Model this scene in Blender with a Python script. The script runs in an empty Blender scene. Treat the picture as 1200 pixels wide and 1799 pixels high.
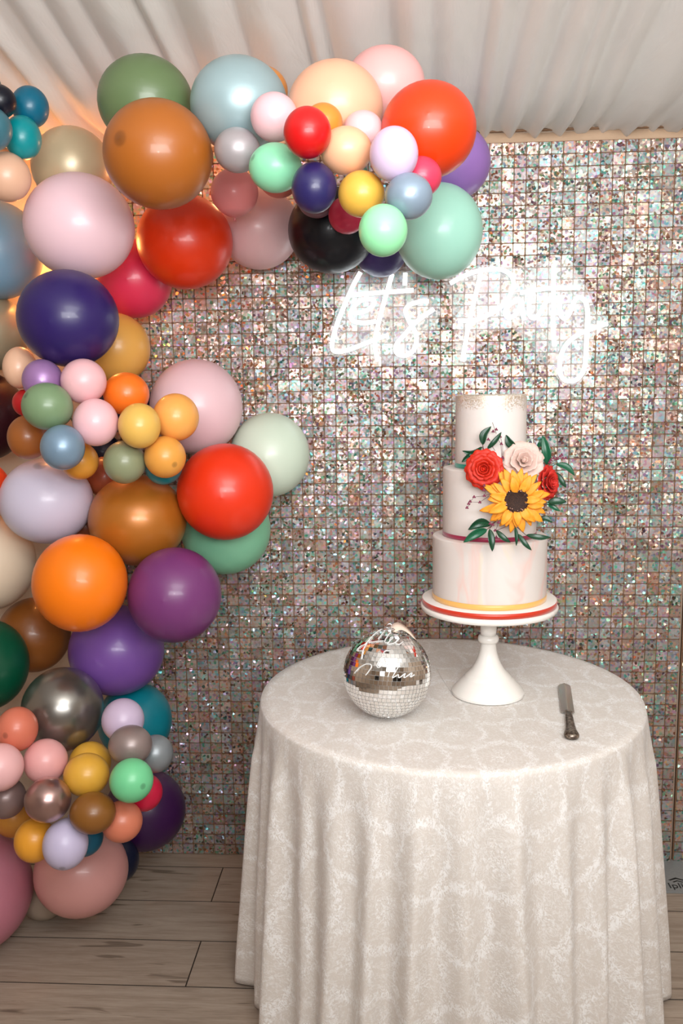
import bpy, bmesh, math, random
from mathutils import Vector, Matrix, noise
random.seed(7)
PI = math.pi
C = bpy.context.scene.collection
sc = bpy.context.scene

# ---------------------------------------------------------------- camera
F_PX = 1527.64
FW = Vector((-0.05739567, 0.98811205, -0.14261949))
RT = Vector((0.99833674, 0.05602897, -0.01358374))
UP = Vector((0.00543143, 0.14316192, 0.98968438))
CAM = Vector((0.0, -2.6786, 1.52))
cd = bpy.data.cameras.new('camera')
cd.sensor_fit = 'HORIZONTAL'; cd.sensor_width = 36.0; cd.lens = F_PX * 36.0 / 1200.0
cd.clip_start = 0.05; cd.clip_end = 60
co = bpy.data.objects.new('camera', cd); C.objects.link(co)
co.matrix_world = Matrix(((RT.x, UP.x, -FW.x, CAM.x), (RT.y, UP.y, -FW.y, CAM.y), (RT.z, UP.z, -FW.z, CAM.z), (0, 0, 0, 1)))
sc.camera = co

# ---------------------------------------------------------------- world, lights, exposure
w = bpy.data.worlds.new('world'); sc.world = w; w.use_nodes = True
w.node_tree.nodes['Background'].inputs[0].default_value = (0.88, 0.85, 0.82, 1)
w.node_tree.nodes['Background'].inputs[1].default_value = 0.30
sc.view_settings.view_transform = 'Standard'; sc.view_settings.look = 'None'
sc.view_settings.exposure = 0.26; sc.view_settings.gamma = 1.0; sc.view_settings.use_curve_mapping = False

def light(name, kind, loc, target, energy, color, size=1.0, sy=None, spot=None):
    d = bpy.data.lights.new(name, kind); d.energy = energy; d.color = color
    if kind == 'AREA':
        d.size = size
        if sy: d.shape = 'RECTANGLE'; d.size_y = sy
    else: d.shadow_soft_size = size
    if spot: d.spot_size = spot; d.spot_blend = 0.6
    o = bpy.data.objects.new(name, d); C.objects.link(o); o.location = loc
    o.rotation_euler = (Vector(target) - Vector(loc)).to_track_quat('-Z', 'Y').to_euler()
    return o
# photographer's flash bounced off the pale ceiling, and an added unseen fill aimed up at the ceiling
light('bounce_light', 'AREA', (0.45, -2.6, 2.62), (0.25, -0.7, 0.8), 33, (0.95, 0.985, 1.0), 1.5).data.shape = 'DISK'
light('ceiling_fill', 'AREA', (0.4, -3.3, 1.9), (0.3, -1.6, 3.6), 94, (0.97, 0.985, 1.0), 1.8, 1.0)  # added fill that brightens the ceiling lining, no real lamp
light('flash', 'AREA', (0.02, -2.72, 1.66), (0.0, 0.0, 1.3), 2.0, (1.0, 0.97, 0.95), 0.05)
light('uplighter', 'POINT', (-0.98, -0.12, 1.93), (0, 0, 3), 6.0, (1.0, 0.38, 0.10), 0.05)
light('uplighter', 'POINT', (-0.42, -0.10, 2.08), (0, 0, 3), 1.6, (1.0, 0.45, 0.2), 0.05)

def ray(px, py): return FW + RT * ((px - 600.0) / F_PX) - UP * ((py - 899.5) / F_PX)
def at_y(px, py, Y):
    r = ray(px, py); return CAM + r * ((Y - CAM.y) / r.y)
def at_z(px, py, Z):
    r = ray(px, py); return CAM + r * ((Z - CAM.z) / r.z)
def at_d(px, py, d): return CAM + ray(px, py) * d

# ---------------------------------------------------------------- materials
def S(r, g=None, b=None):
    if g is None: r, g, b = r
    f = lambda c: (c / 255.0) / 12.92 if c <= 10.3 else (((c / 255.0) + 0.055) / 1.055) ** 2.4
    return (f(r), f(g), f(b), 1.0)
class NT:
    def __init__(s, name):
        s.m = bpy.data.materials.new(name); s.m.use_nodes = True; s.t = s.m.node_tree
        s.b = s.t.nodes['Principled BSDF']; s.out = s.t.nodes['Material Output']
    def n(s, typ, **kw):
        nd = s.t.nodes.new(typ)
        for k, v in kw.items():
            if k.startswith('i_'):
                key = k[2:].replace('_', ' ')
                nd.inputs[int(key) if key.isdigit() else key].default_value = v
            else: setattr(nd, k, v)
        return nd
    def l(s, a, b): s.t.links.new(a, b)
    def p(s, **kw):
        for k, v in kw.items(): s.b.inputs[k.replace('_', ' ')].default_value = v
        return s
    def math(s, op, a, b=None, c=None, clamp=False):
        nd = s.t.nodes.new('ShaderNodeMath'); nd.operation = op; nd.use_clamp = clamp
        for i, v in enumerate((a, b, c)):
            if v is None: continue
            if hasattr(v, 'is_output'): s.l(v, nd.inputs[i])
            else: nd.inputs[i].default_value = v
        return nd.outputs[0]
    def mix(s, fac, a, b, mode='MIX'):
        nd = s.t.nodes.new('ShaderNodeMix'); nd.data_type = 'RGBA'; nd.blend_type = mode
        for i, v in ((0, fac), (6, a), (7, b)):
            if hasattr(v, 'is_output'): s.l(v, nd.inputs[i])
            else: nd.inputs[i].default_value = v
        return nd.outputs[2]
    def ramp(s, src, stops):
        nd = s.t.nodes.new('ShaderNodeValToRGB'); s.l(src, nd.inputs[0])
        while len(nd.color_ramp.elements) < len(stops): nd.color_ramp.elements.new(0.5)
        for e, (p, c) in zip(nd.color_ramp.elements, stops): e.position = p; e.color = c
        return nd.outputs[0]
    def bump(s, h, strength, dist=0.002):
        nd = s.t.nodes.new('ShaderNodeBump'); nd.inputs['Strength'].default_value = strength; nd.inputs['Distance'].default_value = dist
        s.l(h, nd.inputs['Height']); s.l(nd.outputs[0], s.b.inputs['Normal'])
G4 = lambda v: (v, v, v, 1)
def plain(name, col, rough=0.5, metal=0.0, **kw):
    t = NT(name); t.p(Base_Color=col, Roughness=rough, Metallic=metal, **kw)
    return t.m
def grainy(name, col, rough=0.5, metal=0.0, amt=0.06, scale=60, bump=0.1, **kw):
    t = NT(name); t.p(Roughness=rough, Metallic=metal, **kw)
    tc = t.n('ShaderNodeTexCoord'); nz = t.n('ShaderNodeTexNoise', i_Scale=scale, i_Detail=3.0)
    t.l(tc.outputs['Object'], nz.inputs['Vector'])
    d = tuple(c * (1 - amt * 3) for c in col[:3]) + (1,)
    t.l(t.mix(nz.outputs[0], d, tuple(min(1, c * (1 + amt)) for c in col[:3]) + (1,)), t.b.inputs['Base Color'])
    if bump: t.bump(nz.outputs[0], bump, 0.001)
    return t.m

def mat_balloon(col, fin, tip):
    t = NT('latex_%d_%d_%d' % tuple(col)); base = S(tuple(v * 0.955 for v in col))
    tc = t.n('ShaderNodeTexCoord'); sep = t.n('ShaderNodeSeparateXYZ')
    at = t.n('ShaderNodeAttribute', attribute_name='axis_pos'); 
    lw = t.n('ShaderNodeLayerWeight', i_Blend=0.35)
    # stretched latex: thinner and a little deeper in colour near knot and tip
    a = at.outputs['Fac']
    k = t.math('GREATER_THAN', a, 0.80)
    edge = t.ramp(a, [(0.0, G4(0.72)), (0.10, G4(1.0)), (0.993, G4(1.0)), (0.9975, G4(0.55 if tip else 1.0))])
    c = t.mix(1.0, base, edge, 'MULTIPLY')
    nz = t.n('ShaderNodeTexNoise', i_Scale=5.0, i_Detail=2.0); t.l(tc.outputs['Object'], nz.inputs['Vector'])
    c = t.mix(t.math('MULTIPLY', nz.outputs[0], 0.10), c, tuple(x * 0.7 for x in base[:3]) + (1,))
    t.l(c, t.b.inputs['Base Color'])
    if fin == 'm': t.p(Roughness=0.40, Specular_IOR_Level=0.42, Coat_Weight=0.16, Coat_Roughness=0.10)
    elif fin == 'p': t.p(Roughness=0.40, Metallic=0.28, Coat_Weight=0.25, Coat_Roughness=0.15)
    else: t.p(Roughness=0.28, Metallic=0.85, Coat_Weight=0.3, Coat_Roughness=0.1)
    return t.m

def mat_shimmer():
    t = NT('holographic_film')
    g = t.n('ShaderNodeNewGeometry')
    v = t.n('ShaderNodeTexVoronoi', i_Scale=150.0, i_Randomness=1.0); t.l(g.outputs['Position'], v.inputs['Vector'])
    v2 = t.n('ShaderNodeTexVoronoi', i_Scale=48.0); t.l(g.outputs['Position'], v2.inputs['Vector'])
    # one random per tile
    dv = t.n('ShaderNodeVectorMath', operation='MULTIPLY_ADD'); t.l(g.outputs['Position'], dv.inputs[0])
    dv.inputs[1].default_value = (1 / 0.035, 0.0, 1 / 0.035); dv.inputs[2].default_value = (-0.883 / 0.035, 0, -2.207 / 0.035)
    fl = t.n('ShaderNodeVectorMath', operation='FLOOR'); t.l(dv.outputs[0], fl.inputs[0])
    wn = t.n('ShaderNodeTexWhiteNoise'); t.l(fl.outputs[0], wn.inputs['Vector'])
    sc_ = t.n('ShaderNodeSeparateColor'); t.l(v.outputs['Color'], sc_.inputs[0])
    wnc = t.n('ShaderNodeSeparateColor'); t.l(wn.outputs['Color'], wnc.inputs[0])
    # hue cycles (holographic), stronger on some flakes
    hue = t.ramp(sc_.outputs[0], [(0.0, S(255, 130, 80)), (0.2, S(236, 190, 120)), (0.36, S(70, 220, 160)), (0.55, S(100, 210, 222)), (0.72, S(200, 140, 214)), (0.88, S(240, 170, 150))])
    pale = t.mix(wnc.outputs[0], S(206, 190, 180), S(188, 190, 188))
    sat = t.math('MULTIPLY', t.math('POWER', sc_.outputs[1], 1.35), 1.1)
    c = t.mix(sat, pale, hue)
    # some flakes painted darker, as if mirroring away from the light
    dk = t.math('LESS_THAN', sc_.outputs[2], 0.20)
    c = t.mix(t.math('MULTIPLY', dk, 0.22), c, S(70, 62, 60))
    c = t.mix(t.math('MULTIPLY', t.math('LESS_THAN', wnc.outputs[1], 0.06), 0.40), c, S(176, 96, 70))  # reddish tint on a few tiles, painting in mirrored red balloons
    th = t.ramp(wnc.outputs[0], [(0.0, S(236, 178, 150)), (0.3, S(214, 190, 180)), (0.5, S(150, 214, 204)), (0.75, S(178, 190, 216)), (0.95, S(214, 170, 190))])
    c = t.mix(0.26, c, th)
    c = t.mix(t.math('MULTIPLY', t.math('POWER', wnc.outputs[1], 2.0), 0.60), c, t.mix(1.0, c, (0.42, 0.38, 0.35, 1), 'MULTIPLY'))
    c = t.mix(1.0, c, (0.79, 0.775, 0.76, 1), 'MULTIPLY')
    t.l(c, t.b.inputs['Base Color'])
    strong = t.math('GREATER_THAN', sc_.outputs[1], 0.70)
    t.l(t.math('ADD', 0.42, t.math('MULTIPLY', strong, 0.16)), t.b.inputs['Metallic'])
    t.l(t.math('SUBTRACT', t.math('ADD', 0.30, t.math('MULTIPLY', wnc.outputs[0], 0.22)), t.math('MULTIPLY', strong, 0.14)), t.b.inputs['Roughness'])
    # facet normals
    sub = t.n('ShaderNodeVectorMath', operation='SUBTRACT'); t.l(v.outputs['Color'], sub.inputs[0]); sub.inputs[1].default_value = (0.5, 0.5, 0.5)
    amt = t.math('MULTIPLY', t.math('ADD', 0.06, t.math('MULTIPLY', wnc.outputs[2], 0.42)), t.math('ADD', 1.0, t.math('MULTIPLY', t.math('GREATER_THAN', sc_.outputs[1], 0.70), 2.2)))
    s1 = t.n('ShaderNodeVectorMath', operation='SCALE'); t.l(sub.outputs[0], s1.inputs[0]); t.l(amt, s1.inputs['Scale'])
    sub2 = t.n('ShaderNodeVectorMath', operation='SUBTRACT'); t.l(v2.outputs['Color'], sub2.inputs[0]); sub2.inputs[1].default_value = (0.5, 0.5, 0.5)
    s2 = t.n('ShaderNodeVectorMath', operation='SCALE', i_Scale=0.10); t.l(sub2.outputs[0], s2.inputs[0])
    ad = t.n('ShaderNodeVectorMath', operation='ADD'); t.l(s1.outputs[0], ad.inputs[0]); t.l(s2.outputs[0], ad.inputs[1])
    ad2 = t.n('ShaderNodeVectorMath', operation='ADD'); t.l(ad.outputs[0], ad2.inputs[0]); t.l(g.outputs['Normal'], ad2.inputs[1])
    nm = t.n('ShaderNodeVectorMath', operation='NORMALIZE'); t.l(ad2.outputs[0], nm.inputs[0])
    t.l(nm.outputs[0], t.b.inputs['Normal'])
    return t.m

def mat_damask():
    t = NT('damask_cloth')
    uv = t.n('ShaderNodeUVMap', uv_map='UVMap'); sep = t.n('ShaderNodeSeparateXYZ')
    def warp(src, scale, amp):
        nz0 = t.n('ShaderNodeTexNoise', i_Scale=scale, i_Detail=2.0, i_Roughness=0.6); t.l(src, nz0.inputs['Vector'])
        sb = t.n('ShaderNodeVectorMath', operation='SUBTRACT'); t.l(nz0.outputs['Color'], sb.inputs[0]); sb.inputs[1].default_value = (0.5, 0.5, 0.5)
        off = t.n('ShaderNodeVectorMath', operation='MULTIPLY_ADD'); t.l(sb.outputs[0], off.inputs[0]); off.inputs[1].default_value = (amp, amp, 0); t.l(src, off.inputs[2])
        return off.outputs[0]
    wv_ = warp(warp(uv.outputs[0], 12.0, 0.040), 85.0, 0.030)
    t.l(wv_, sep.inputs[0])
    A, B = 0.172, 0.262
    u = t.math('DIVIDE', sep.outputs[0], A); v = t.math('DIVIDE', sep.outputs[1], B); TWO = 2 * PI
    cu = t.math('COSINE', t.math('MULTIPLY', u, TWO)); cv = t.math('COSINE', t.math('MULTIPLY', v, TWO))
    bn = t.n('ShaderNodeTexNoise', i_Scale=16.0, i_Detail=1.0); t.l(uv.outputs[0], bn.inputs['Vector'])
    brk = t.math('MULTIPLY', t.math('SUBTRACT', bn.outputs[0], 0.22), 3.2, None, True)
    # closed medallions (alternating rows) with a feathery border
    def medal(uo, vo):
        fu = t.math('SUBTRACT', t.math('FRACT', t.math('ADD', u, uo)), 0.5); fv = t.math('SUBTRACT', t.math('FRACT', t.math('ADD', v, vo)), 0.5)
        fu2 = t.math('MULTIPLY', fu, 2.35); fv2 = t.math('MULTIPLY', fv, 2.55)
        r = t.math('SQRT', t.math('ADD', t.math('MULTIPLY', fu2, fu2), t.math('MULTIPLY', fv2, fv2)))
        an = t.math('ARCTAN2', fv2, fu2)
        rim = t.math('SUBTRACT', 1.0, t.math('MULTIPLY', t.math('ABSOLUTE', t.math('SUBTRACT', r, 0.80)), 6.5), None, True)
        fan = t.math('MULTIPLY', t.math('POWER', t.math('ABSOLUTE', t.math('COSINE', t.math('MULTIPLY', an, 7.0))), 3.0), t.math('SUBTRACT', 1.0, t.math('MULTIPLY', r, 1.7), None, True))
        core = t.math('SUBTRACT', 1.0, t.math('MULTIPLY', r, 6.0), None, True)
        return t.math('MAXIMUM', t.math('MULTIPLY', rim, brk), t.math('MAXIMUM', t.math('MULTIPLY', fan, 0.9), core))
    fl = t.math('MAXIMUM', medal(0.5, 0.5), medal(0.0, 0.0))
    mp = t.n('ShaderNodeMapping'); mp.inputs['Scale'].default_value = (1.0, 0.5, 1.0); t.l(uv.outputs[0], mp.inputs['Vector'])
    fur = t.n('ShaderNodeTexNoise', i_Scale=150.0, i_Detail=3.0, i_Distortion=2.2); t.l(mp.outputs[0], fur.inputs['Vector'])
    swirl = t.n('ShaderNodeTexNoise', i_Scale=34.0, i_Detail=2.0, i_Distortion=2.6); t.l(uv.outputs[0], swirl.inputs['Vector'])
    sw = t.math('SUBTRACT', 1.0, t.math('MULTIPLY', t.math('ABSOLUTE', t.math('SUBTRACT', swirl.outputs[0], 0.5)), 16.0), None, True)
    pat = t.math('ADD', t.math('MULTIPLY', fl, t.math('ADD', 0.18, t.math('MULTIPLY', t.math('SUBTRACT', fur.outputs[0], 0.40), 5.5, None, True))), t.math('MULTIPLY', sw, 0.42), None, True)
    pat = t.math('ADD', pat, t.math('MULTIPLY', t.math('SUBTRACT', fur.outputs[0], 0.48), 1.1), None, True)
    t.l(t.mix(pat, S(215, 207, 199), S(241, 239, 237)), t.b.inputs['Base Color'])
    rg = t.ramp(pat, [(0.0, G4(0.60)), (1.0, G4(0.42))]); t.l(rg, t.b.inputs['Roughness'])
    t.p(Sheen_Weight=0.2, Sheen_Roughness=0.4, Specular_IOR_Level=0.5)
    h = t.math('ADD', t.math('MULTIPLY', pat, 0.6), t.math('MULTIPLY', fur.outputs[0], 0.6))
    t.bump(h, 0.45, 0.0014)
    return t.m

def mat_drape(name, c1, c2, trans=0.25):
    t = NT(name)
    g = t.n('ShaderNodeNewGeometry'); mp = t.n('ShaderNodeMapping'); mp.inputs['Scale'].default_value = (1.0, 0.18, 1.0); t.l(g.outputs['Position'], mp.inputs['Vector'])
    nz = t.n('ShaderNodeTexNoise', i_Scale=14.0, i_Detail=4.0); t.l(mp.outputs[0], nz.inputs['Vector'])
    col = t.mix(nz.outputs[0], c1, c2); t.l(col, t.b.inputs['Base Color']); t.p(Roughness=0.75, Sheen_Weight=0.15, Specular_IOR_Level=0.25)
    fine = t.n('ShaderNodeTexNoise', i_Scale=22.0, i_Detail=4.0, i_Distortion=0.8); t.l(mp.outputs[0], fine.inputs['Vector']); t.bump(fine.outputs[0], 0.35, 0.01)
    if trans:
        tr = t.n('ShaderNodeBsdfTranslucent'); t.l(col, tr.inputs[0]); mx = t.n('ShaderNodeMixShader', i_0=trans)
        t.l(t.b.outputs[0], mx.inputs[1]); t.l(tr.outputs[0], mx.inputs[2]); t.l(mx.outputs[0], t.out.inputs[0])
    return t.m

def mat_plank():
    t = NT('oak_laminate')
    g = t.n('ShaderNodeNewGeometry'); oi = t.n('ShaderNodeObjectInfo')
    ad = t.n('ShaderNodeVectorMath', operation='MULTIPLY_ADD'); t.l(g.outputs['Position'], ad.inputs[0]); ad.inputs[1].default_value = (1, 1, 1)
    cx = t.n('ShaderNodeCombineXYZ'); t.l(t.math('MULTIPLY', oi.outputs['Random'], 37.0), cx.inputs[0]); t.l(t.math('MULTIPLY', oi.outputs['Random'], 11.0), cx.inputs[1]); t.l(cx.outputs[0], ad.inputs[2])
    mp = t.n('ShaderNodeMapping'); mp.inputs['Scale'].default_value = (1.6, 22.0, 1.0); t.l(ad.outputs[0], mp.inputs['Vector'])
    n1 = t.n('ShaderNodeTexNoise', i_Scale=2.2, i_Detail=6.0, i_Roughness=0.65, i_Distortion=0.6); t.l(mp.outputs[0], n1.inputs['Vector'])
    mp2 = t.n('ShaderNodeMapping'); mp2.inputs['Scale'].default_value = (1.8, 20.0, 1.0); t.l(ad.outputs[0], mp2.inputs['Vector'])
    n2 = t.n('ShaderNodeTexNoise', i_Scale=1.6, i_Detail=3.0, i_Distortion=1.2); t.l(mp2.outputs[0], n2.inputs['Vector'])
    base = t.ramp(n1.outputs[0], [(0.25, S(130, 114, 100)), (0.5, S(162, 146, 131)), (0.75, S(180, 165, 150))])
    crack = t.ramp(n2.outputs[0], [(0.0, S(76, 58, 46)), (0.32, S(96, 76, 62)), (0.37, G4(1.0)), (1.0, G4(1.0))])
    c = t.mix(0.75, base, crack, 'MULTIPLY')
    c = t.mix(t.math('MULTIPLY', oi.outputs['Random'], 0.25), c, S(140, 118, 100))
    n3 = t.n('ShaderNodeTexNoise', i_Scale=9.0, i_Detail=4.0, i_Roughness=0.7); t.l(mp.outputs[0], n3.inputs['Vector'])
    c = t.mix(0.17, c, t.ramp(n3.outputs[0], [(0.3, S(92, 76, 64)), (0.7, S(206, 190, 174))]))
    t.l(c, t.b.inputs['Base Color']); t.p(Roughness=0.48, Specular_IOR_Level=0.35); t.bump(n3.outputs[0], 0.15, 0.001)
    return t.m

# ---------------------------------------------------------------- object helpers
def link(name, mesh, mat=None, parent=None, loc=None):
    o = bpy.data.objects.new(name, mesh); C.objects.link(o)
    if mat is not None and len(mesh.materials) == 0: mesh.materials.append(mat)
    if parent is not None: o.parent = parent
    if loc is not None: o.location = loc
    return o
def mesh_from(name, verts, faces, smooth=True):
    me = bpy.data.meshes.new(name); me.from_pydata([tuple(v) for v in verts], [], faces); me.update()
    if smooth:
        for p in me.polygons: p.use_smooth = True
    return me
def bm_mesh(name, bm, smooth=False):
    me = bpy.data.meshes.new(name); bmesh.ops.recalc_face_normals(bm, faces=bm.faces); bm.to_mesh(me); bm.free()
    if smooth:
        for p in me.polygons: p.use_smooth = True
    return me
def tag(o, label=None, cat=None, group=None, kind=None):
    if label: o['label'] = label
    if cat: o['category'] = cat
    if group: o['group'] = group
    if kind: o['kind'] = kind
    return o
def empty(name, loc, label, cat, group=None):
    o = bpy.data.objects.new(name, None); C.objects.link(o); o.location = loc; o.empty_display_size = 0.05
    return tag(o, label, cat, group)
def box(bm, x0, x1, y0, y1, z0, z1, M=None):
    vs = [bm.verts.new((x, y, z)) for x in (x0, x1) for y in (y0, y1) for z in (z0, z1)]
    for f in ((0, 1, 3, 2), (4, 6, 7, 5), (0, 4, 5, 1), (2, 3, 7, 6), (0, 2, 6, 4), (1, 5, 7, 3)): bm.faces.new([vs[i] for i in f])
    if M is not None:
        for v in vs: v.co = M @ v.co
    return vs
def lathe(prof, n=48, cap=True, name='lathe'):
    vs = []; fs = []
    for r, z in prof:
        for i in range(n):
            a = 2 * PI * i / n; vs.append((r * math.cos(a), r * math.sin(a), z))
    for j in range(len(prof) - 1):
        for i in range(n):
            k = (i + 1) % n; fs.append((j * n + i, j * n + k, (j + 1) * n + k, (j + 1) * n + i))
    if cap:
        fs.append(tuple(range(n))[::-1]); fs.append(tuple((len(prof) - 1) * n + i for i in range(n)))
    return mesh_from(name, vs, fs)
def sharp_by_angle(me, deg=35):
    try: me.set_sharp_from_angle(angle=math.radians(deg))
    except Exception: pass
    return me
def catmull(pts, n=6):
    P = [Vector(p) for p in pts]; P = [P[0]] + P + [P[-1]]; out = []
    for i in range(1, len(P) - 2):
        for k in range(n):
            t = k / n; a, b, c, d = P[i - 1:i + 3]
            out.append(0.5 * ((2 * b) + (c - a) * t + (2 * a - 5 * b + 4 * c - d) * t * t + (3 * b - a - 3 * c + d) * t ** 3))
    out.append(P[-2]); return out
def tube(pts, r, n=8, name='tube', r_end=None):
    pts = [Vector(p) for p in pts]; vs = []; fs = []; prev = None
    for i, p in enumerate(pts):
        d = (pts[min(i + 1, len(pts) - 1)] - pts[max(i - 1, 0)])
        d = d.normalized() if d.length > 1e-9 else Vector((0, 0, 1))
        if prev is None:
            prev = d.orthogonal().normalized()
        prev = (prev - d * prev.dot(d)).normalized(); q = d.cross(prev)
        rr = r if r_end is None else r + (r_end - r) * i / (len(pts) - 1)
        for k in range(n):
            a = 2 * PI * k / n; vs.append(p + (prev * math.cos(a) + q * math.sin(a)) * rr)
    for i in range(len(pts) - 1):
        for k in range(n):
            k2 = (k + 1) % n; fs.append((i * n + k, i * n + k2, (i + 1) * n + k2, (i + 1) * n + k))
    fs.append(tuple(range(n))[::-1]); fs.append(tuple((len(pts) - 1) * n + k for k in range(n)))
    return vs, fs
def join(parts):
    V = []; Fc = []
    for vs, fs in parts:
        o = len(V); V += list(vs); Fc += [tuple(i + o for i in f) for f in fs]
    return V, Fc

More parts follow.
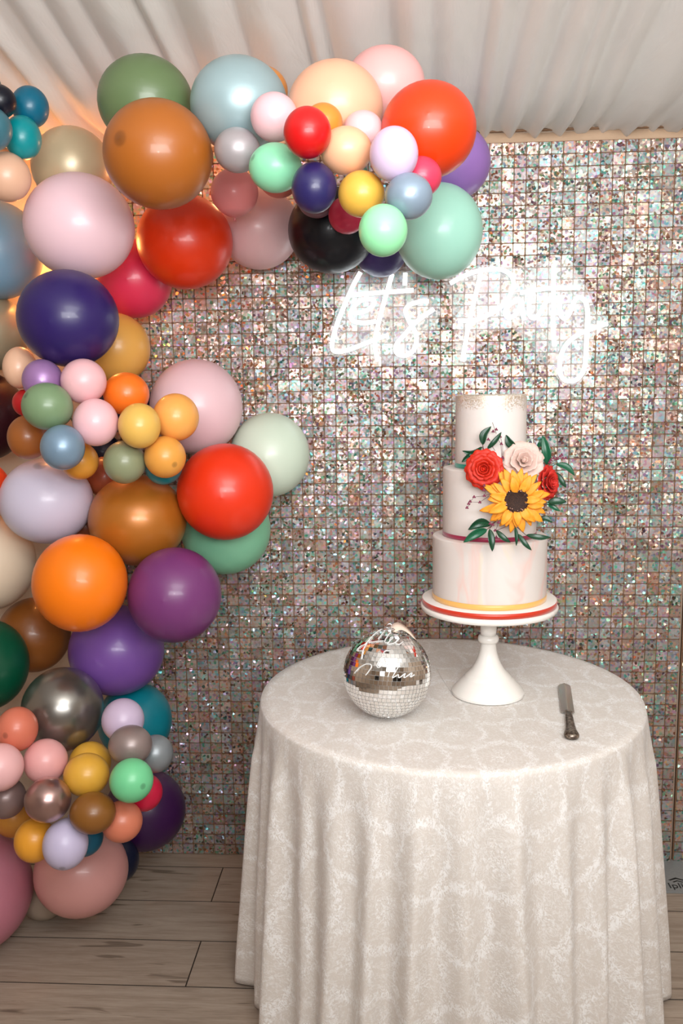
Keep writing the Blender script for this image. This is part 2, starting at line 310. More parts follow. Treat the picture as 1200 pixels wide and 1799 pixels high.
# ---- balloons: position, half sizes (right, forward, up), knot axis, tip shown, colour, finish, label, group
BALLOONS = [
 ((-0.9049,-0.6558,2.2008),(0.0332,0.0329,0.032),(0.02,0.96,-0.28),0,(0,95,105),'m','dark teal small balloon, topmost sliver at the left frame edge','balloons of the upper arch'),
 ((-0.8636,-0.6871,2.1561),(0.0377,0.0367,0.0351),(-0.31,0.86,-0.4),0,(8,12,28),'m','small black balloon at top left, overlapping a dark teal one','balloons of the upper arch'),
 ((-0.8363,-0.5799,2.1755),(0.0423,0.0443,0.046),(0.13,0.99,0.1),0,(0,98,125),'m','small deep teal balloon, highest right of the top left cluster','balloons of the upper arch'),
 ((-0.8679,-0.7304,2.0867),(0.0459,0.0465,0.0465),(0.01,1.0,-0.01),0,(70,125,140),'p','small smoky blue balloon at left edge beside the bright teal one','balloons of the upper arch'),
 ((-0.8425,-0.6191,2.097),(0.0414,0.0451,0.0487),(-0.03,0.99,0.11),0,(0,140,145),'m','small bright teal balloon between deep teal and peach ones','balloons of the upper arch'),
 ((-0.8778,-0.6384,2.007),(0.0536,0.0545,0.0549),(0.12,0.9,-0.42),0,(228,180,150),'m','small peach balloon at left edge above the big dusty blue one','balloons of the upper arch'),
 ((-0.8138,-0.3838,2.0856),(0.102,0.1016,0.1005),(0.15,0.91,-0.4),0,(205,185,150),'p','large sand coloured balloon half hidden by the big pale pink one','balloons of the upper arch'),
 ((-1.102,-0.2177,1.9114),(0.127,0.1314,0.1348),(0.08,0.94,-0.33),0,(118,158,184),'m','large dusty blue balloon at left edge beside the big pale pink one','balloons of the upper arch'),
 ((-0.7549,-0.5209,1.9149),(0.1318,0.1286,0.1248),(0.16,0.98,-0.12),0,(238,200,208),'m','largest pale pink balloon, upper left, left of the tan brown one','balloons of the upper arch'),
 ((-0.4737,-0.8326,1.9957),(0.1109,0.109,0.1065),(0.45,0.89,-0.07),1,(165,92,28),'m','large tan brown balloon in the upper arch, in front of the olive one','balloons of the upper arch'),
 ((-0.5312,-0.6977,2.1403),(0.1033,0.0995,0.0947),(-0.18,0.97,-0.19),0,(98,118,78),'m','large olive green balloon at the top of the arch','balloons of the upper arch'),
 ((-0.3142,-0.7685,2.1064),(0.1019,0.0985,0.0943),(-0.32,0.88,-0.34),0,(158,182,186),'p','large grey blue pearly balloon, right of the olive green one','balloons of the upper arch'),
 ((-0.2838,-0.6371,2.1752),(0.0582,0.0553,0.0519),(0.04,1.0,-0.06),0,(214,138,62),'m','amber balloon sliver between the grey blue and big peach ones','balloons of the upper arch'),
 ((-0.1099,-0.8123,2.0814),(0.0973,0.0938,0.0896),(0.01,0.98,-0.21),0,(240,180,146),'m','large peach balloon at the top of the arch','balloons of the upper arch'),
 ((-0.0095,-0.6973,2.1579),(0.0867,0.0828,0.0781),(0.22,0.97,0.13),0,(238,176,172),'m','large rose pink balloon, topmost behind the peach and red orange ones','balloons of the upper arch'),
 ((0.0755,-0.9057,2.0073),(0.0918,0.0902,0.0882),(0.05,1.0,-0.05),0,(222,60,8),'m','large red orange balloon at the right end of the arch top','balloons of the upper arch'),
 ((0.1592,-0.337,2.083),(0.0983,0.0957,0.0928),(0.05,0.98,-0.21),0,(150,110,182),'m','large purple balloon, rightmost, behind the red orange one','balloons of the upper arch'),
 ((0.1217,-0.4208,1.8996),(0.1086,0.1124,0.1167),(-0.27,0.96,-0.01),0,(168,224,204),'m','large mint balloon touching the neon sign, lower right of arch','balloons of the upper arch'),
 ((-0.1534,-0.3029,1.9288),(0.1158,0.113,0.1099),(-0.04,0.97,-0.25),0,(4,12,24),'m','large black balloon under the arch cluster','balloons of the upper arch'),
 ((-0.0259,-0.1651,1.9048),(0.0763,0.0792,0.0824),(-0.06,0.99,0.09),0,(60,50,110),'m','indigo balloon peeking out below between black and mint ones','balloons of the upper arch'),
 ((-0.3668,-0.1674,1.963),(0.1145,0.1134,0.1122),(0.19,0.96,-0.22),0,(236,196,198),'m','large pale pink balloon in the arch, left of the black one','balloons of the upper arch'),
 ((-0.2866,-0.3373,2.0584),(0.053,0.0519,0.0508),(-0.02,0.97,-0.25),0,(232,140,125),'m','small coral balloon sliver below the mint green and navy ones','balloons of the upper arch'),
 ((-0.2262,-0.8822,2.0471),(0.047,0.0465,0.0458),(-0.0,0.97,-0.24),0,(236,190,196),'m','small pale pink balloon, left of the bright red one','balloons of the upper arch'),
 ((-0.1494,-1.0161,1.9794),(0.0436,0.0441,0.0448),(-0.12,0.99,0.09),0,(205,12,14),'m','small bright red balloon at the centre of the arch cluster','balloons of the upper arch'),
 ((-0.1264,-0.9284,2.0204),(0.0371,0.0364,0.0357),(-0.22,0.97,-0.07),0,(212,138,50),'m','small amber balloon behind the bright red one','balloons of the upper arch'),
 ((-0.3062,-0.8545,1.9944),(0.0467,0.0451,0.0431),(-0.29,0.96,0.06),0,(172,164,166),'p','small silvery mauve balloon, right of the tan brown one','balloons of the upper arch'),
 ((-0.051,-0.8995,2.0137),(0.0387,0.0371,0.0351),(0.11,0.95,-0.29),0,(240,190,192),'m','small baby pink balloon between peach and lilac ones, under big peach','balloons of the upper arch'),
 ((-0.0818,-0.9614,1.9598),(0.0493,0.0464,0.0431),(0.16,0.91,-0.39),0,(242,184,144),'m','small peach balloon right of the bright red one','balloons of the upper arch'),
 ((0.0078,-1.0262,1.9349),(0.0442,0.0459,0.0479),(-0.15,0.93,-0.34),0,(216,192,220),'m','small lilac balloon in front of the big red orange one','balloons of the upper arch'),
 ((-0.2234,-0.9049,1.9462),(0.0523,0.0494,0.0462),(0.77,0.58,-0.29),1,(140,216,172),'m','small mint green balloon, lower left of the bright red one','balloons of the upper arch'),
 ((-0.1417,-0.9805,1.8904),(0.0427,0.0444,0.0463),(-0.08,1.0,0.03),0,(36,30,84),'m','small navy balloon between mint green and mustard ones','balloons of the upper arch'),
 ((-0.1796,-0.4646,1.9733),(0.0461,0.044,0.0418),(-0.21,0.9,-0.39),0,(130,95,110),'m','small mauve balloon sliver behind the bottom of the navy one','balloons of the upper arch'),
 ((-0.0532,-0.9759,1.8778),(0.0439,0.043,0.0421),(-0.11,0.94,-0.32),0,(226,176,70),'m','small mustard balloon at the centre bottom of the arch cluster','balloons of the upper arch'),
 ((-0.1034,-0.4903,1.9317),(0.0456,0.045,0.0444),(-0.29,0.95,-0.09),0,(205,48,84),'m','small raspberry balloon below the mustard one','balloons of the upper arch'),
 ((-0.0123,-1.071,1.7945),(0.0436,0.0445,0.0455),(-0.18,0.98,-0.04),0,(150,228,170),'m','small light green balloon, lowest of the arch cluster','balloons of the upper arch'),
 ((0.0339,-1.0445,1.8573),(0.0429,0.0417,0.0403),(-0.22,0.97,0.12),0,(140,158,176),'p','small slate blue pearly balloon in front of the mint one','balloons of the upper arch'),
 ((0.0579,-0.9718,1.9065),(0.0393,0.038,0.0366),(-0.14,0.92,-0.36),0,(214,58,88),'m','small raspberry balloon between lilac and slate blue ones','balloons of the upper arch'),
 ((-0.3824,-0.4607,1.998),(0.0586,0.0576,0.0566),(-0.01,-0.04,-1.0),0,(246,150,152),'m','small coral pink balloon below the silvery mauve one','balloons of the upper arch'),
 ((-0.5435,-0.3183,1.906),(0.1265,0.1246,0.1225),(0.02,0.99,0.11),0,(222,52,6),'m','large red orange balloon under the tan brown one','balloons of the middle column'),
 ((-0.7201,-0.1957,1.8286),(0.106,0.1074,0.1085),(-0.09,0.99,0.12),0,(224,52,88),'m','large raspberry balloon behind the upper red orange one','balloons of the middle column'),
 ((-1.1369,-0.1915,1.6863),(0.0932,0.0999,0.106),(-0.06,0.98,-0.19),0,(168,160,132),'p','large taupe pearly balloon at left edge behind the big navy one','balloons of the middle column'),
 ((-0.7659,-0.6032,1.689),(0.1179,0.1158,0.1137),(0.02,0.99,0.14),0,(42,26,92),'m','large dark violet navy balloon, left below the palest pink one','balloons of the middle column'),
 ((-0.7442,-0.3161,1.6314),(0.0912,0.0928,0.0942),(0.2,0.97,-0.16),0,(222,164,78),'m','large mustard balloon behind the right side of the big navy one','balloons of the middle column'),
 ((-0.5399,-0.2715,1.4697),(0.1279,0.1299,0.132),(0.1,0.98,-0.14),0,(238,200,206),'m','large pale pink balloon standing out right of the middle cluster','balloons of the middle column'),
 ((-0.3483,-0.1972,1.3291),(0.1141,0.1174,0.1208),(-0.04,1.0,0.03),0,(214,230,210),'m','large pale mint balloon, rightmost of the middle','balloons of the middle column'),
 ((-0.4303,-0.4569,1.254),(0.1245,0.1251,0.1256),(-0.11,0.99,-0.0),0,(232,52,16),'m','large red orange balloon in front of the pale mint one, mid height','balloons of the middle column'),
 ((-0.4723,-0.2501,1.1212),(0.1273,0.1279,0.1284),(0.07,0.99,0.11),0,(132,198,160),'m','large sea green balloon peeking out below the middle red orange one','balloons of the middle column'),
 ((-0.7441,-0.2488,1.4764),(0.0778,0.0787,0.0796),(-0.28,0.96,-0.0),0,(30,34,66),'m','dark navy balloon behind the orange and yellow small ones','balloons of the middle column'),
 ((-0.9184,-0.5405,1.5775),(0.0403,0.046,0.0517),(0.19,0.97,0.12),0,(238,190,158),'m','small peach balloon, uppermost left of the middle cluster','balloons of the middle column'),
 ((-0.817,-0.6538,1.5446),(0.0467,0.0479,0.049),(-0.33,0.94,0.07),0,(164,122,176),'p','small purple pearly balloon, left of the upper pale pink one in the middle cluster','balloons of the middle column'),
 ((-0.7172,-0.6589,1.5405),(0.0523,0.0525,0.0527),(0.22,0.97,0.12),0,(240,186,190),'m','small pale pink balloon, upper one in the middle cluster','balloons of the middle column'),
 ((-0.6407,-0.5821,1.5098),(0.0551,0.0535,0.052),(-0.25,0.96,0.13),0,(246,118,30),'m','small vivid orange balloon at the top of the middle cluster','balloons of the middle column'),
 ((-0.7805,-0.7273,1.4847),(0.0566,0.0552,0.054),(0.58,0.66,-0.48),1,(120,146,108),'m','small sage green balloon, left in the middle cluster, darker tip showing','balloons of the middle column'),
 ((-0.9097,-0.5405,1.4905),(0.0319,0.0329,0.0338),(0.17,0.98,0.04),0,(196,30,34),'m','small red balloon sliver behind the left sage green one','balloons of the middle column'),
 ((-1.1676,-0.2273,1.4503),(0.1171,0.1232,0.1285),(-0.07,0.95,-0.3),0,(50,10,22),'m','large dark maroon balloon at left edge beside the middle cluster','balloons of the middle column'),
 ((-0.8831,-0.5994,1.4086),(0.0494,0.0518,0.054),(0.12,0.99,0.1),0,(160,92,40),'m','small brown balloon, lower left of the middle cluster','balloons of the middle column'),
 ((-0.6839,-0.6883,1.4459),(0.052,0.0536,0.0552),(-0.2,0.97,-0.12),0,(242,190,196),'m','small pale pink balloon at the centre of the middle cluster','balloons of the middle column'),
 ((-0.7396,-0.7555,1.3931),(0.0488,0.05,0.0512),(-0.09,0.99,0.11),0,(124,150,172),'p','small steel blue pearly balloon, lowest left of the middle cluster','balloons of the middle column'),
 ((-0.5817,-0.6864,1.4368),(0.0487,0.0506,0.0525),(-0.32,0.95,-0.0),0,(232,184,90),'m','small light mustard balloon right of the centre pale pink one','balloons of the middle column'),
 ((-0.5193,-0.5907,1.4524),(0.0554,0.0564,0.0575),(0.01,0.91,-0.41),0,(246,172,86),'m','small apricot balloon in front of the big pale pink one','balloons of the middle column'),
 ((-0.5382,-0.6351,1.3597),(0.0492,0.0497,0.0501),(-0.64,0.71,0.31),1,(232,160,70),'m','small golden orange balloon beside the big red orange one, right below the apricot one','balloons of the middle column'),
 ((-0.6367,-0.6353,1.3483),(0.0502,0.0509,0.0517),(0.07,0.91,-0.41),0,(140,146,112),'m','small khaki sage balloon at the bottom of the middle cluster','balloons of the middle column'),
 ((-0.5664,-0.5479,1.3316),(0.0472,0.0477,0.0481),(0.1,0.99,-0.14),0,(0,132,142),'m','small teal balloon sliver under the golden orange one','balloons of the middle column'),
 ((-0.7587,-0.6007,1.3491),(0.0452,0.0455,0.0457),(0.19,0.91,-0.38),0,(224,154,56),'m','small amber balloon behind the steel blue one','balloons of the middle column'),
 ((-0.7731,-0.3747,1.2867),(0.0535,0.0545,0.0554),(0.14,0.91,-0.38),0,(172,82,48),'m','small terracotta balloon in the gap beside the khaki sage one','balloons of the middle column'),
 ((-0.8954,-0.4823,1.2364),(0.1182,0.1144,0.111),(-0.09,0.47,-0.88),1,(212,204,224),'m','large lavender white balloon at left, below the middle cluster','balloons of the middle column'),
 ((-1.0698,-0.453,1.2639),(0.0618,0.0672,0.0722),(-0.15,0.97,-0.18),0,(230,70,30),'m','orange red balloon sliver at left edge behind the lavender white one','balloons of the middle column'),
 ((-0.6639,-0.4605,1.1809),(0.1265,0.1228,0.1193),(0.21,0.97,-0.11),0,(186,112,34),'p','large shiny gold brown balloon under the middle cluster','balloons of the middle column'),
 ((-0.8431,-0.3543,1.148),(0.0511,0.0523,0.0534),(-0.2,0.94,-0.29),0,(130,62,26),'m','dark brown balloon in the gap between lavender white and gold brown ones','balloons of the middle column'),
 ((-1.095,-0.4013,1.0573),(0.1174,0.1244,0.1306),(0.17,0.94,-0.3),0,(226,204,178),'m','large cream balloon at left edge beside the big orange one','balloons of the lower column'),
 ((-0.7572,-0.6478,1.0561),(0.1125,0.1157,0.1188),(-0.27,0.93,-0.26),0,(250,124,10),'m','large bright orange balloon, left of the plum one','balloons of the lower column'),
 ((-0.5453,-0.5712,1.0077),(0.1166,0.1182,0.1197),(-0.01,0.99,-0.11),0,(116,54,112),'m','large plum balloon beside the sequin backdrop, right of the bright orange one','balloons of the lower column'),
 ((-1.0192,-0.3279,0.8321),(0.1007,0.1036,0.1061),(0.13,0.99,-0.11),0,(146,84,32),'m','large dark brown balloon behind the bright orange one','balloons of the lower column'),
 ((-1.0637,-0.5365,0.8113),(0.1082,0.1141,0.1192),(-0.18,0.96,-0.19),0,(0,78,52),'m','large dark green balloon at left edge','balloons of the lower column'),
 ((-0.7593,-0.3965,0.8091),(0.1295,0.1267,0.1241),(0.13,0.99,-0.07),0,(122,80,162),'m','large violet balloon below the plum one','balloons of the lower column'),
 ((-0.847,-0.5821,0.709),(0.1029,0.1052,0.1071),(0.21,0.95,-0.22),0,(150,146,140),'c','large chrome grey balloon, left of the violet one','balloons of the lower column'),
 ((-0.733,-0.3492,0.5866),(0.104,0.1057,0.1073),(-0.03,1.0,-0.09),0,(0,122,138),'m','large teal balloon behind the lilac one, lower right of the column','balloons of the lower column'),
 ((-0.9045,-0.7249,0.7131),(0.0486,0.0511,0.0534),(0.14,0.99,-0.09),1,(222,122,96),'m','small terracotta balloon, top left of the bottom cluster, tip facing out','balloons of the lower column'),
 ((-0.9121,-0.8102,0.6549),(0.0528,0.0539,0.0547),(0.14,0.93,-0.34),0,(242,186,186),'m','small pale pink balloon at left edge of the bottom cluster','balloons of the lower column'),
 ((-0.8401,-0.7236,0.6322),(0.0522,0.0527,0.0531),(-0.11,0.99,0.1),0,(240,174,172),'m','small rose pink balloon under the chrome grey one','balloons of the lower column'),
 ((-0.7597,-0.646,0.5938),(0.0522,0.0523,0.0522),(-0.31,0.95,0.05),0,(224,170,60),'m','small mustard balloon, the rear of two overlapping mustard ones','balloons of the lower column'),
 ((-0.7329,-0.7445,0.6084),(0.0538,0.0523,0.0508),(-0.1,0.99,0.05),0,(228,172,62),'m','small mustard balloon, the front of two overlapping mustard ones','balloons of the lower column'),
 ((-0.6729,-0.6364,0.7029),(0.0524,0.0532,0.054),(-0.34,0.92,-0.21),0,(208,188,214),'m','small lilac balloon in front of the teal one','balloons of the lower column'),
 ((-0.6293,-0.7235,0.675),(0.0519,0.0497,0.0474),(-0.3,0.95,-0.05),0,(150,132,128),'p','small taupe pearly balloon above the mint green one in the bottom cluster','balloons of the lower column'),
 ((-0.5888,-0.6562,0.6242),(0.0442,0.0453,0.0464),(-0.19,0.98,-0.02),0,(140,146,150),'p','small silver grey balloon, rightmost of the bottom cluster','balloons of the lower column'),
 ((-0.6049,-0.804,0.6238),(0.05,0.0503,0.0504),(-0.74,0.67,-0.04),1,(118,212,152),'m','small mint green balloon with dark tip, right side of the bottom cluster','balloons of the lower column'),
 ((-0.6156,-0.6731,0.5303),(0.044,0.0449,0.0458),(0.2,0.92,-0.35),0,(206,24,64),'m','small crimson balloon behind the mint green one of the bottom cluster','balloons of the lower column'),
 ((-0.938,-0.7397,0.5437),(0.0476,0.0482,0.0486),(0.15,0.91,-0.39),0,(136,112,108),'p','small dark taupe balloon, left of the shiny rose taupe one','balloons of the lower column'),
 ((-0.8009,-0.8162,0.5795),(0.0527,0.0522,0.0514),(-0.13,0.97,-0.18),0,(186,152,146),'c','small shiny rose taupe metallic balloon at the centre of the bottom cluster','balloons of the lower column'),
 ((-0.6959,-0.817,0.5491),(0.0523,0.0498,0.0471),(-0.06,0.99,0.13),0,(138,88,34),'m','small dark brown balloon, right of the shiny rose taupe one','balloons of the lower column'),
 ((-0.6508,-0.7507,0.4938),(0.049,0.0491,0.0489),(0.11,0.96,-0.25),0,(222,128,98),'m','small terracotta balloon below the mint green one in the bottom cluster','balloons of the lower column'),
 ((-1.0393,-0.4887,0.3612),(0.0526,0.0531,0.0531),(-0.19,0.98,0.07),0,(214,146,58),'m','small amber balloon behind the dark taupe one','balloons of the lower column'),
 ((-0.86,-0.7687,0.4519),(0.0475,0.0496,0.0514),(0.17,0.98,-0.14),0,(240,164,50),'m','small golden orange balloon, lowest left of the bottom cluster','balloons of the lower column'),
 ((-0.7676,-0.8114,0.4671),(0.0519,0.0549,0.0577),(-0.12,0.78,0.62),1,(206,196,226),'m','small lavender balloon, lowest of the bottom cluster, tip facing down','balloons of the lower column'),
 ((-0.759,-0.7149,0.4315),(0.0456,0.0459,0.0459),(-0.14,0.98,0.15),0,(0,92,120),'m','small petrol blue balloon behind the lavender one','balloons of the lower column'),
 ((-0.7756,-0.1551,0.216),(0.1253,0.1243,0.123),(-0.16,0.93,-0.32),0,(66,26,80),'m','large dark purple balloon near the floor against the backdrop','balloons of the lower column'),
 ((-0.8588,-0.4921,0.2089),(0.1265,0.1237,0.1198),(0.16,0.99,0.04),0,(222,160,154),'m','large dusty pink balloon resting near the floor, lowest in full view','balloons of the lower column'),
 ((-1.1451,-0.5325,0.167),(0.1528,0.1576,0.1603),(0.04,0.99,0.12),0,(204,128,146),'m','largest dusky rose balloon at the lower left frame edge','balloons of the lower column'),
 ((-1.0098,-0.3983,0.0654),(0.0625,0.0616,0.06),(0.19,0.98,0.0),0,(176,158,140),'m','beige balloon in shadow between the two big floor level pink ones','balloons of the lower column'),
 ((-0.8189,-0.322,0.1416),(0.0669,0.0664,0.0655),(0.15,0.95,-0.29),0,(22,30,56),'m','dark navy balloon in shadow behind the big dusty pink one','balloons of the lower column'),
 ((-0.8021,-0.2962,1.349),(0.0504,0.0514,0.0523),(-0.26,0.96,-0.04),0,(24,26,52),'m','small dark navy balloon added to darken the gap between steel blue and khaki sage ones','balloons of the middle column'),  # added to stand for the shade inside this garland gap
]

M_wall = mat_drape('wall_lining', S(214, 196, 178), S(196, 174, 152), 0.0)
M_ceil = mat_drape('ceiling_lining', S(240, 236, 230), S(228, 222, 215), 0.30)
M_plank = mat_plank()
M_sub = plain('floor_underlay', S(46, 34, 26), 0.8)
M_shim = mat_shimmer()
M_net = grainy('backdrop_mesh', S(150, 112, 84), 0.6, amt=0.1, scale=200)
M_cloth = mat_damask()
M_white = plain('white_gloss', S(240, 236, 230), 0.22, Coat_Weight=0.4, Coat_Roughness=0.08)
M_steel = grainy('brushed_steel', S(158, 160, 160), 0.45, 0.35, scale=140)

# ================================================================ SETTING
# ceiling: gathered voile lining rising away from the wall
C0Z, SLOPE = 2.2366, 0.171
def ceiling():
    rnd = random.Random(3); folds = []; x = -3.0
    while x < 3.0:
        wd = rnd.choice((0.05, 0.07, 0.10, 0.14)) * rnd.uniform(0.8, 1.2); folds.append((x, wd, rnd.uniform(0.5, 1.0), rnd.uniform(-0.05, 0.05))); x += wd
    fine = [rnd.uniform(0, 6.28) for _ in range(4)]
    def pleat(xx, d):
        # scalloped folds: rounded bellies hanging between sharp seams; seams wander with distance
        s = 0.0
        xq = xx + 0.03 * math.sin(d * 1.7 + xx * 2.0)
        for (fx, wd, am, dr) in folds:
            f0 = fx + dr * d
            if f0 <= xq < f0 + wd:
                t = (xq - f0) / wd
                s = max(s, am * (0.5 + wd * 6) * (1 - abs(2 * t - 1) ** 1.7)); 
        return s
    nx, ny = 1100, 34; vs = []; fs = []
    for j in range(ny + 1):
        d = 5.2 * (j / ny) ** 1.8
        for i in range(nx + 1):
            xx = -3.0 + 6.0 * i / nx
            near = math.exp(-d * 2.4)
            amp = 0.034 + 0.014 * near
            gather = 0.010 * math.sin(xx * 95 + fine[0]) * math.exp(-d * 6) + 0.005 * math.sin(xx * 171 + fine[1]) * math.exp(-d * 9)
            sag = -0.012 * (1 - math.exp(-d * 5.0)) * math.exp(-d * 0.8)
            fl_ = 0.04 * (1 - math.exp(-(d / 0.22) ** 2)) * math.exp(-max(0, d - 0.3) * 2.2)
            z = C0Z + SLOPE * d - fl_ - amp * pleat(xx, d) * (0.35 + 0.65 * min(1, d * 6)) + gather + sag + 0.006 * math.sin(xx * 3.1)
            vs.append((xx, -d, z))
    for j in range(ny):
        for i in range(nx):
            a = j * (nx + 1) + i; fs.append((a, a + nx + 1, a + nx + 2, a + 1))
    return mesh_from('ceiling', vs, fs)
tag(link('ceiling', ceiling(), M_ceil), kind='structure')
def wall(name, p0, p1, h, mat=M_wall):
    d = (Vector(p1) - Vector(p0)); n = Vector((-d.y, d.x, 0)).normalized() * 0.04
    bm = bmesh.new(); a = Vector((p0[0], p0[1], 0)); b_ = Vector((p1[0], p1[1], 0))
    vs = [bm.verts.new(v) for v in (a, b_, b_ + n, a + n)]; vt = [bm.verts.new(v.co + Vector((0, 0, h))) for v in vs]
    bm.faces.new(vs); bm.faces.new(vt)
    for i in range(4): bm.faces.new((vs[i], vs[(i + 1) % 4], vt[(i + 1) % 4], vt[i]))
    return tag(link(name, bm_mesh(name, bm), mat), kind='structure')
wall('wall_back', (3.0, 0.03), (-3.0, 0.03), 2.30)
wall('wall_left', (-3.0, 0.0), (-3.0, -5.2), 3.2)
wall('wall_right', (3.0, -5.2), (3.0, 0.0), 3.2)
wall('wall_rear', (-3.0, -5.2), (3.0, -5.2), 3.3)
# lining valance along the top of the back wall
def valance():
    vs = []; fs = []; n = 300
    for i in range(n + 1):
        xx = -3 + 6 * i / n
        top = 2.238 + 0.004 * math.sin(xx * 3.1) + 0.003 * math.sin(xx * 11)
        for k, (y, z) in enumerate(((-0.004, top), (-0.022 - 0.003 * math.sin(xx * 23), top - 0.004), (-0.024 - 0.002 * math.sin(xx * 17), 2.215), (-0.018 - 0.003 * math.sin(xx * 31), 2.17), (-0.004, 2.16))):
            vs.append((xx, y, z))
    for i in range(n):
        for k in range(4): fs.append((i * 5 + k, (i + 1) * 5 + k, (i + 1) * 5 + k + 1, i * 5 + k + 1))
    return mesh_from('trim_1', vs, fs)
tag(link('trim_1', valance(), mat_drape('valance_lining', S(206, 178, 150), S(186, 156, 128), 0.0)), 'cream fabric band along the top of the back wall', kind='structure')
# ridge coloured dark as a painted shading line where ceiling lining meets the wall
seam_pts = [(-3 + 6 * i / 120, -0.026, 2.2375 + 0.004 * math.sin((-3 + 6 * i / 120) * 3.1)) for i in range(121)]
vs, fs = tube(seam_pts, 0.0035, 6)
tag(link('trim_2', mesh_from('trim_2', vs, fs), plain('seam_shade', S(140, 108, 82), 0.8)), kind='structure')
# rear windows (seen only mirrored in the ball)
M_glass_dark = plain('night_glass', S(10, 10, 14), 0.06, Specular_IOR_Level=0.8)
M_frame = plain('window_paint', S(226, 214, 200), 0.5)
for i, wx in enumerate((-2.1, -0.9, 1.3, 2.3)):
    bm = bmesh.new(); 
    for a in (wx - 0.42, wx - 0.02, wx + 0.38): box(bm, a, a + 0.04, -5.17, -5.12, 0.5, 2.0)
    box(bm, wx - 0.42, wx + 0.42, -5.17, -5.12, 0.46, 0.5); box(bm, wx - 0.42, wx + 0.42, -5.17, -5.12, 2.0, 2.04)
    wo = tag(link('window_%d' % (i + 1), bm_mesh('window', bm), M_frame), kind='structure')
    for a in (wx - 0.38, wx + 0.02):
        bm = bmesh.new(); box(bm, a, a + 0.36, -5.155, -5.14, 0.5, 2.0); link('pane', bm_mesh('pane', bm), M_glass_dark, wo)
# floor with separate planks
bm = bmesh.new(); box(bm, -3.0, 3.0, -5.2, 0.0, -0.05, -0.009)
floor = tag(link('floor', bm_mesh('floor', bm), M_sub), kind='structure')
PW, PL = 0.1862, 1.20
yb = 0.0762; joints = {0: -0.05, 1: -0.545, 2: -0.05, 3: -0.535, 4: 0.04, 5: -0.30, 6: 0.1, 7: -0.4}
def plank_mesh(x0, x1, y0, y1):
    bm = bmesh.new(); g = 0.0004; c = 0.0013; z1 = 0.0; z0 = -0.008
    lo = [bm.verts.new((x, y, z0)) for x, y in ((x0 + g, y0 + g), (x1 - g, y0 + g), (x1 - g, y1 - g), (x0 + g, y1 - g))]
    mi = [bm.verts.new((v.co.x, v.co.y, z1 - c)) for v in lo]
    g2 = g + c
    hi = [bm.verts.new((x, y, z1)) for x, y in ((x0 + g2, y0 + g2), (x1 - g2, y0 + g2), (x1 - g2, y1 - g2), (x0 + g2, y1 - g2))]
    for a, b_ in ((lo, mi), (mi, hi)):
        for i in range(4): bm.faces.new((a[i], a[(i + 1) % 4], b_[(i + 1) % 4], b_[i]))
    for f in bm.faces: f.material_index = 1
    bm.faces.new(hi).material_index = 0; bm.faces.new(lo[::-1]).material_index = 1
    me = bm_mesh('plank', bm); me.materials.append(M_plank); me.materials.append(M_sub); return me
row = 0; y1 = yb
while y1 > -5.2:
    y0 = max(y1 - PW, -5.2); ya = min(y1, 0.0); jx = joints.get(row, (row * 0.37) % 1.2 - 0.6)
    xs = [x for x in [jx + k * PL for k in range(-4, 5)] if -2.98 < x < 2.98]; xs = [-3.0] + xs + [3.0]
    for a, b_ in zip(xs, xs[1:]):
        link('plank', plank_mesh(a, b_, y0, ya), M_plank, floor)
    y1 -= PW; row += 1

# ================================================================ SHIMMER BACKDROP
TP = 0.035; TOPZ = 2.207; NROW = 63; XS = 0.883
bd = empty('shimmer_backdrop', (0, -0.02, 0), 'silver holographic square sequin wall behind the table, below the ceiling drape', 'backdrop')
def part(name, mesh, mat, parent, world=True, **kw):
    o = link(name, mesh, mat, parent)
    if world: o.matrix_parent_inverse = Matrix.Translation(-Vector(parent.location))
    tag(o, **kw); return o
YB = -0.030
def net(x0, x1, name):
    bm = bmesh.new(); z0 = TOPZ - NROW * TP
    box(bm, x0, x1, YB + 0.004, YB + 0.016, z0, TOPZ)
    x = x0
    while x < x1 + 1e-6: box(bm, x - 0.0012, x + 0.0012, YB - 0.0005, YB + 0.005, z0, TOPZ); x += TP
    for k in range(NROW + 1): box(bm, x0, x1, YB - 0.0005, YB + 0.005, TOPZ - k * TP - 0.0012, TOPZ - k * TP + 0.0012)
    return part('mesh_panel', bm_mesh('mesh_panel', bm), M_net, bd)
NL = 50
net(XS - NL * TP, XS, 'l'); net(XS + 0.010, XS + 0.010 + 18 * TP, 'r')
rt = random.Random(11)
def tile_geo(cx, cz, tilt, yaw, roll, hw=0.0160):
    M = Matrix.Translation((cx, YB - 0.0035, cz + hw)) @ Matrix.Rotation(tilt, 4, 'X') @ Matrix.Rotation(yaw, 4, 'Z') @ Matrix.Rotation(roll, 4, 'Y')
    th = 0.0006; h = hw; b_ = 0.0022
    fr = [(-h + b_, 0), (h - b_, 0), (h, -b_), (h, -2 * h + b_), (h - b_, -2 * h), (-h + b_, -2 * h), (-h, -2 * h + b_), (-h, -b_)]
    vs = [M @ Vector((x, -th, z)) for x, z in fr] + [M @ Vector((x, th, z)) for x, z in fr]
    fs = [tuple(range(8))] + [(i, i + 8, (i + 1) % 8 + 8, (i + 1) % 8) for i in range(8)]
    return vs, fs
def inimg(p):
    d = Vector(p) - CAM; z = d.dot(FW); return 600 + F_PX * d.dot(RT) / z, 899.5 - F_PX * d.dot(UP) / z, z
cells = []
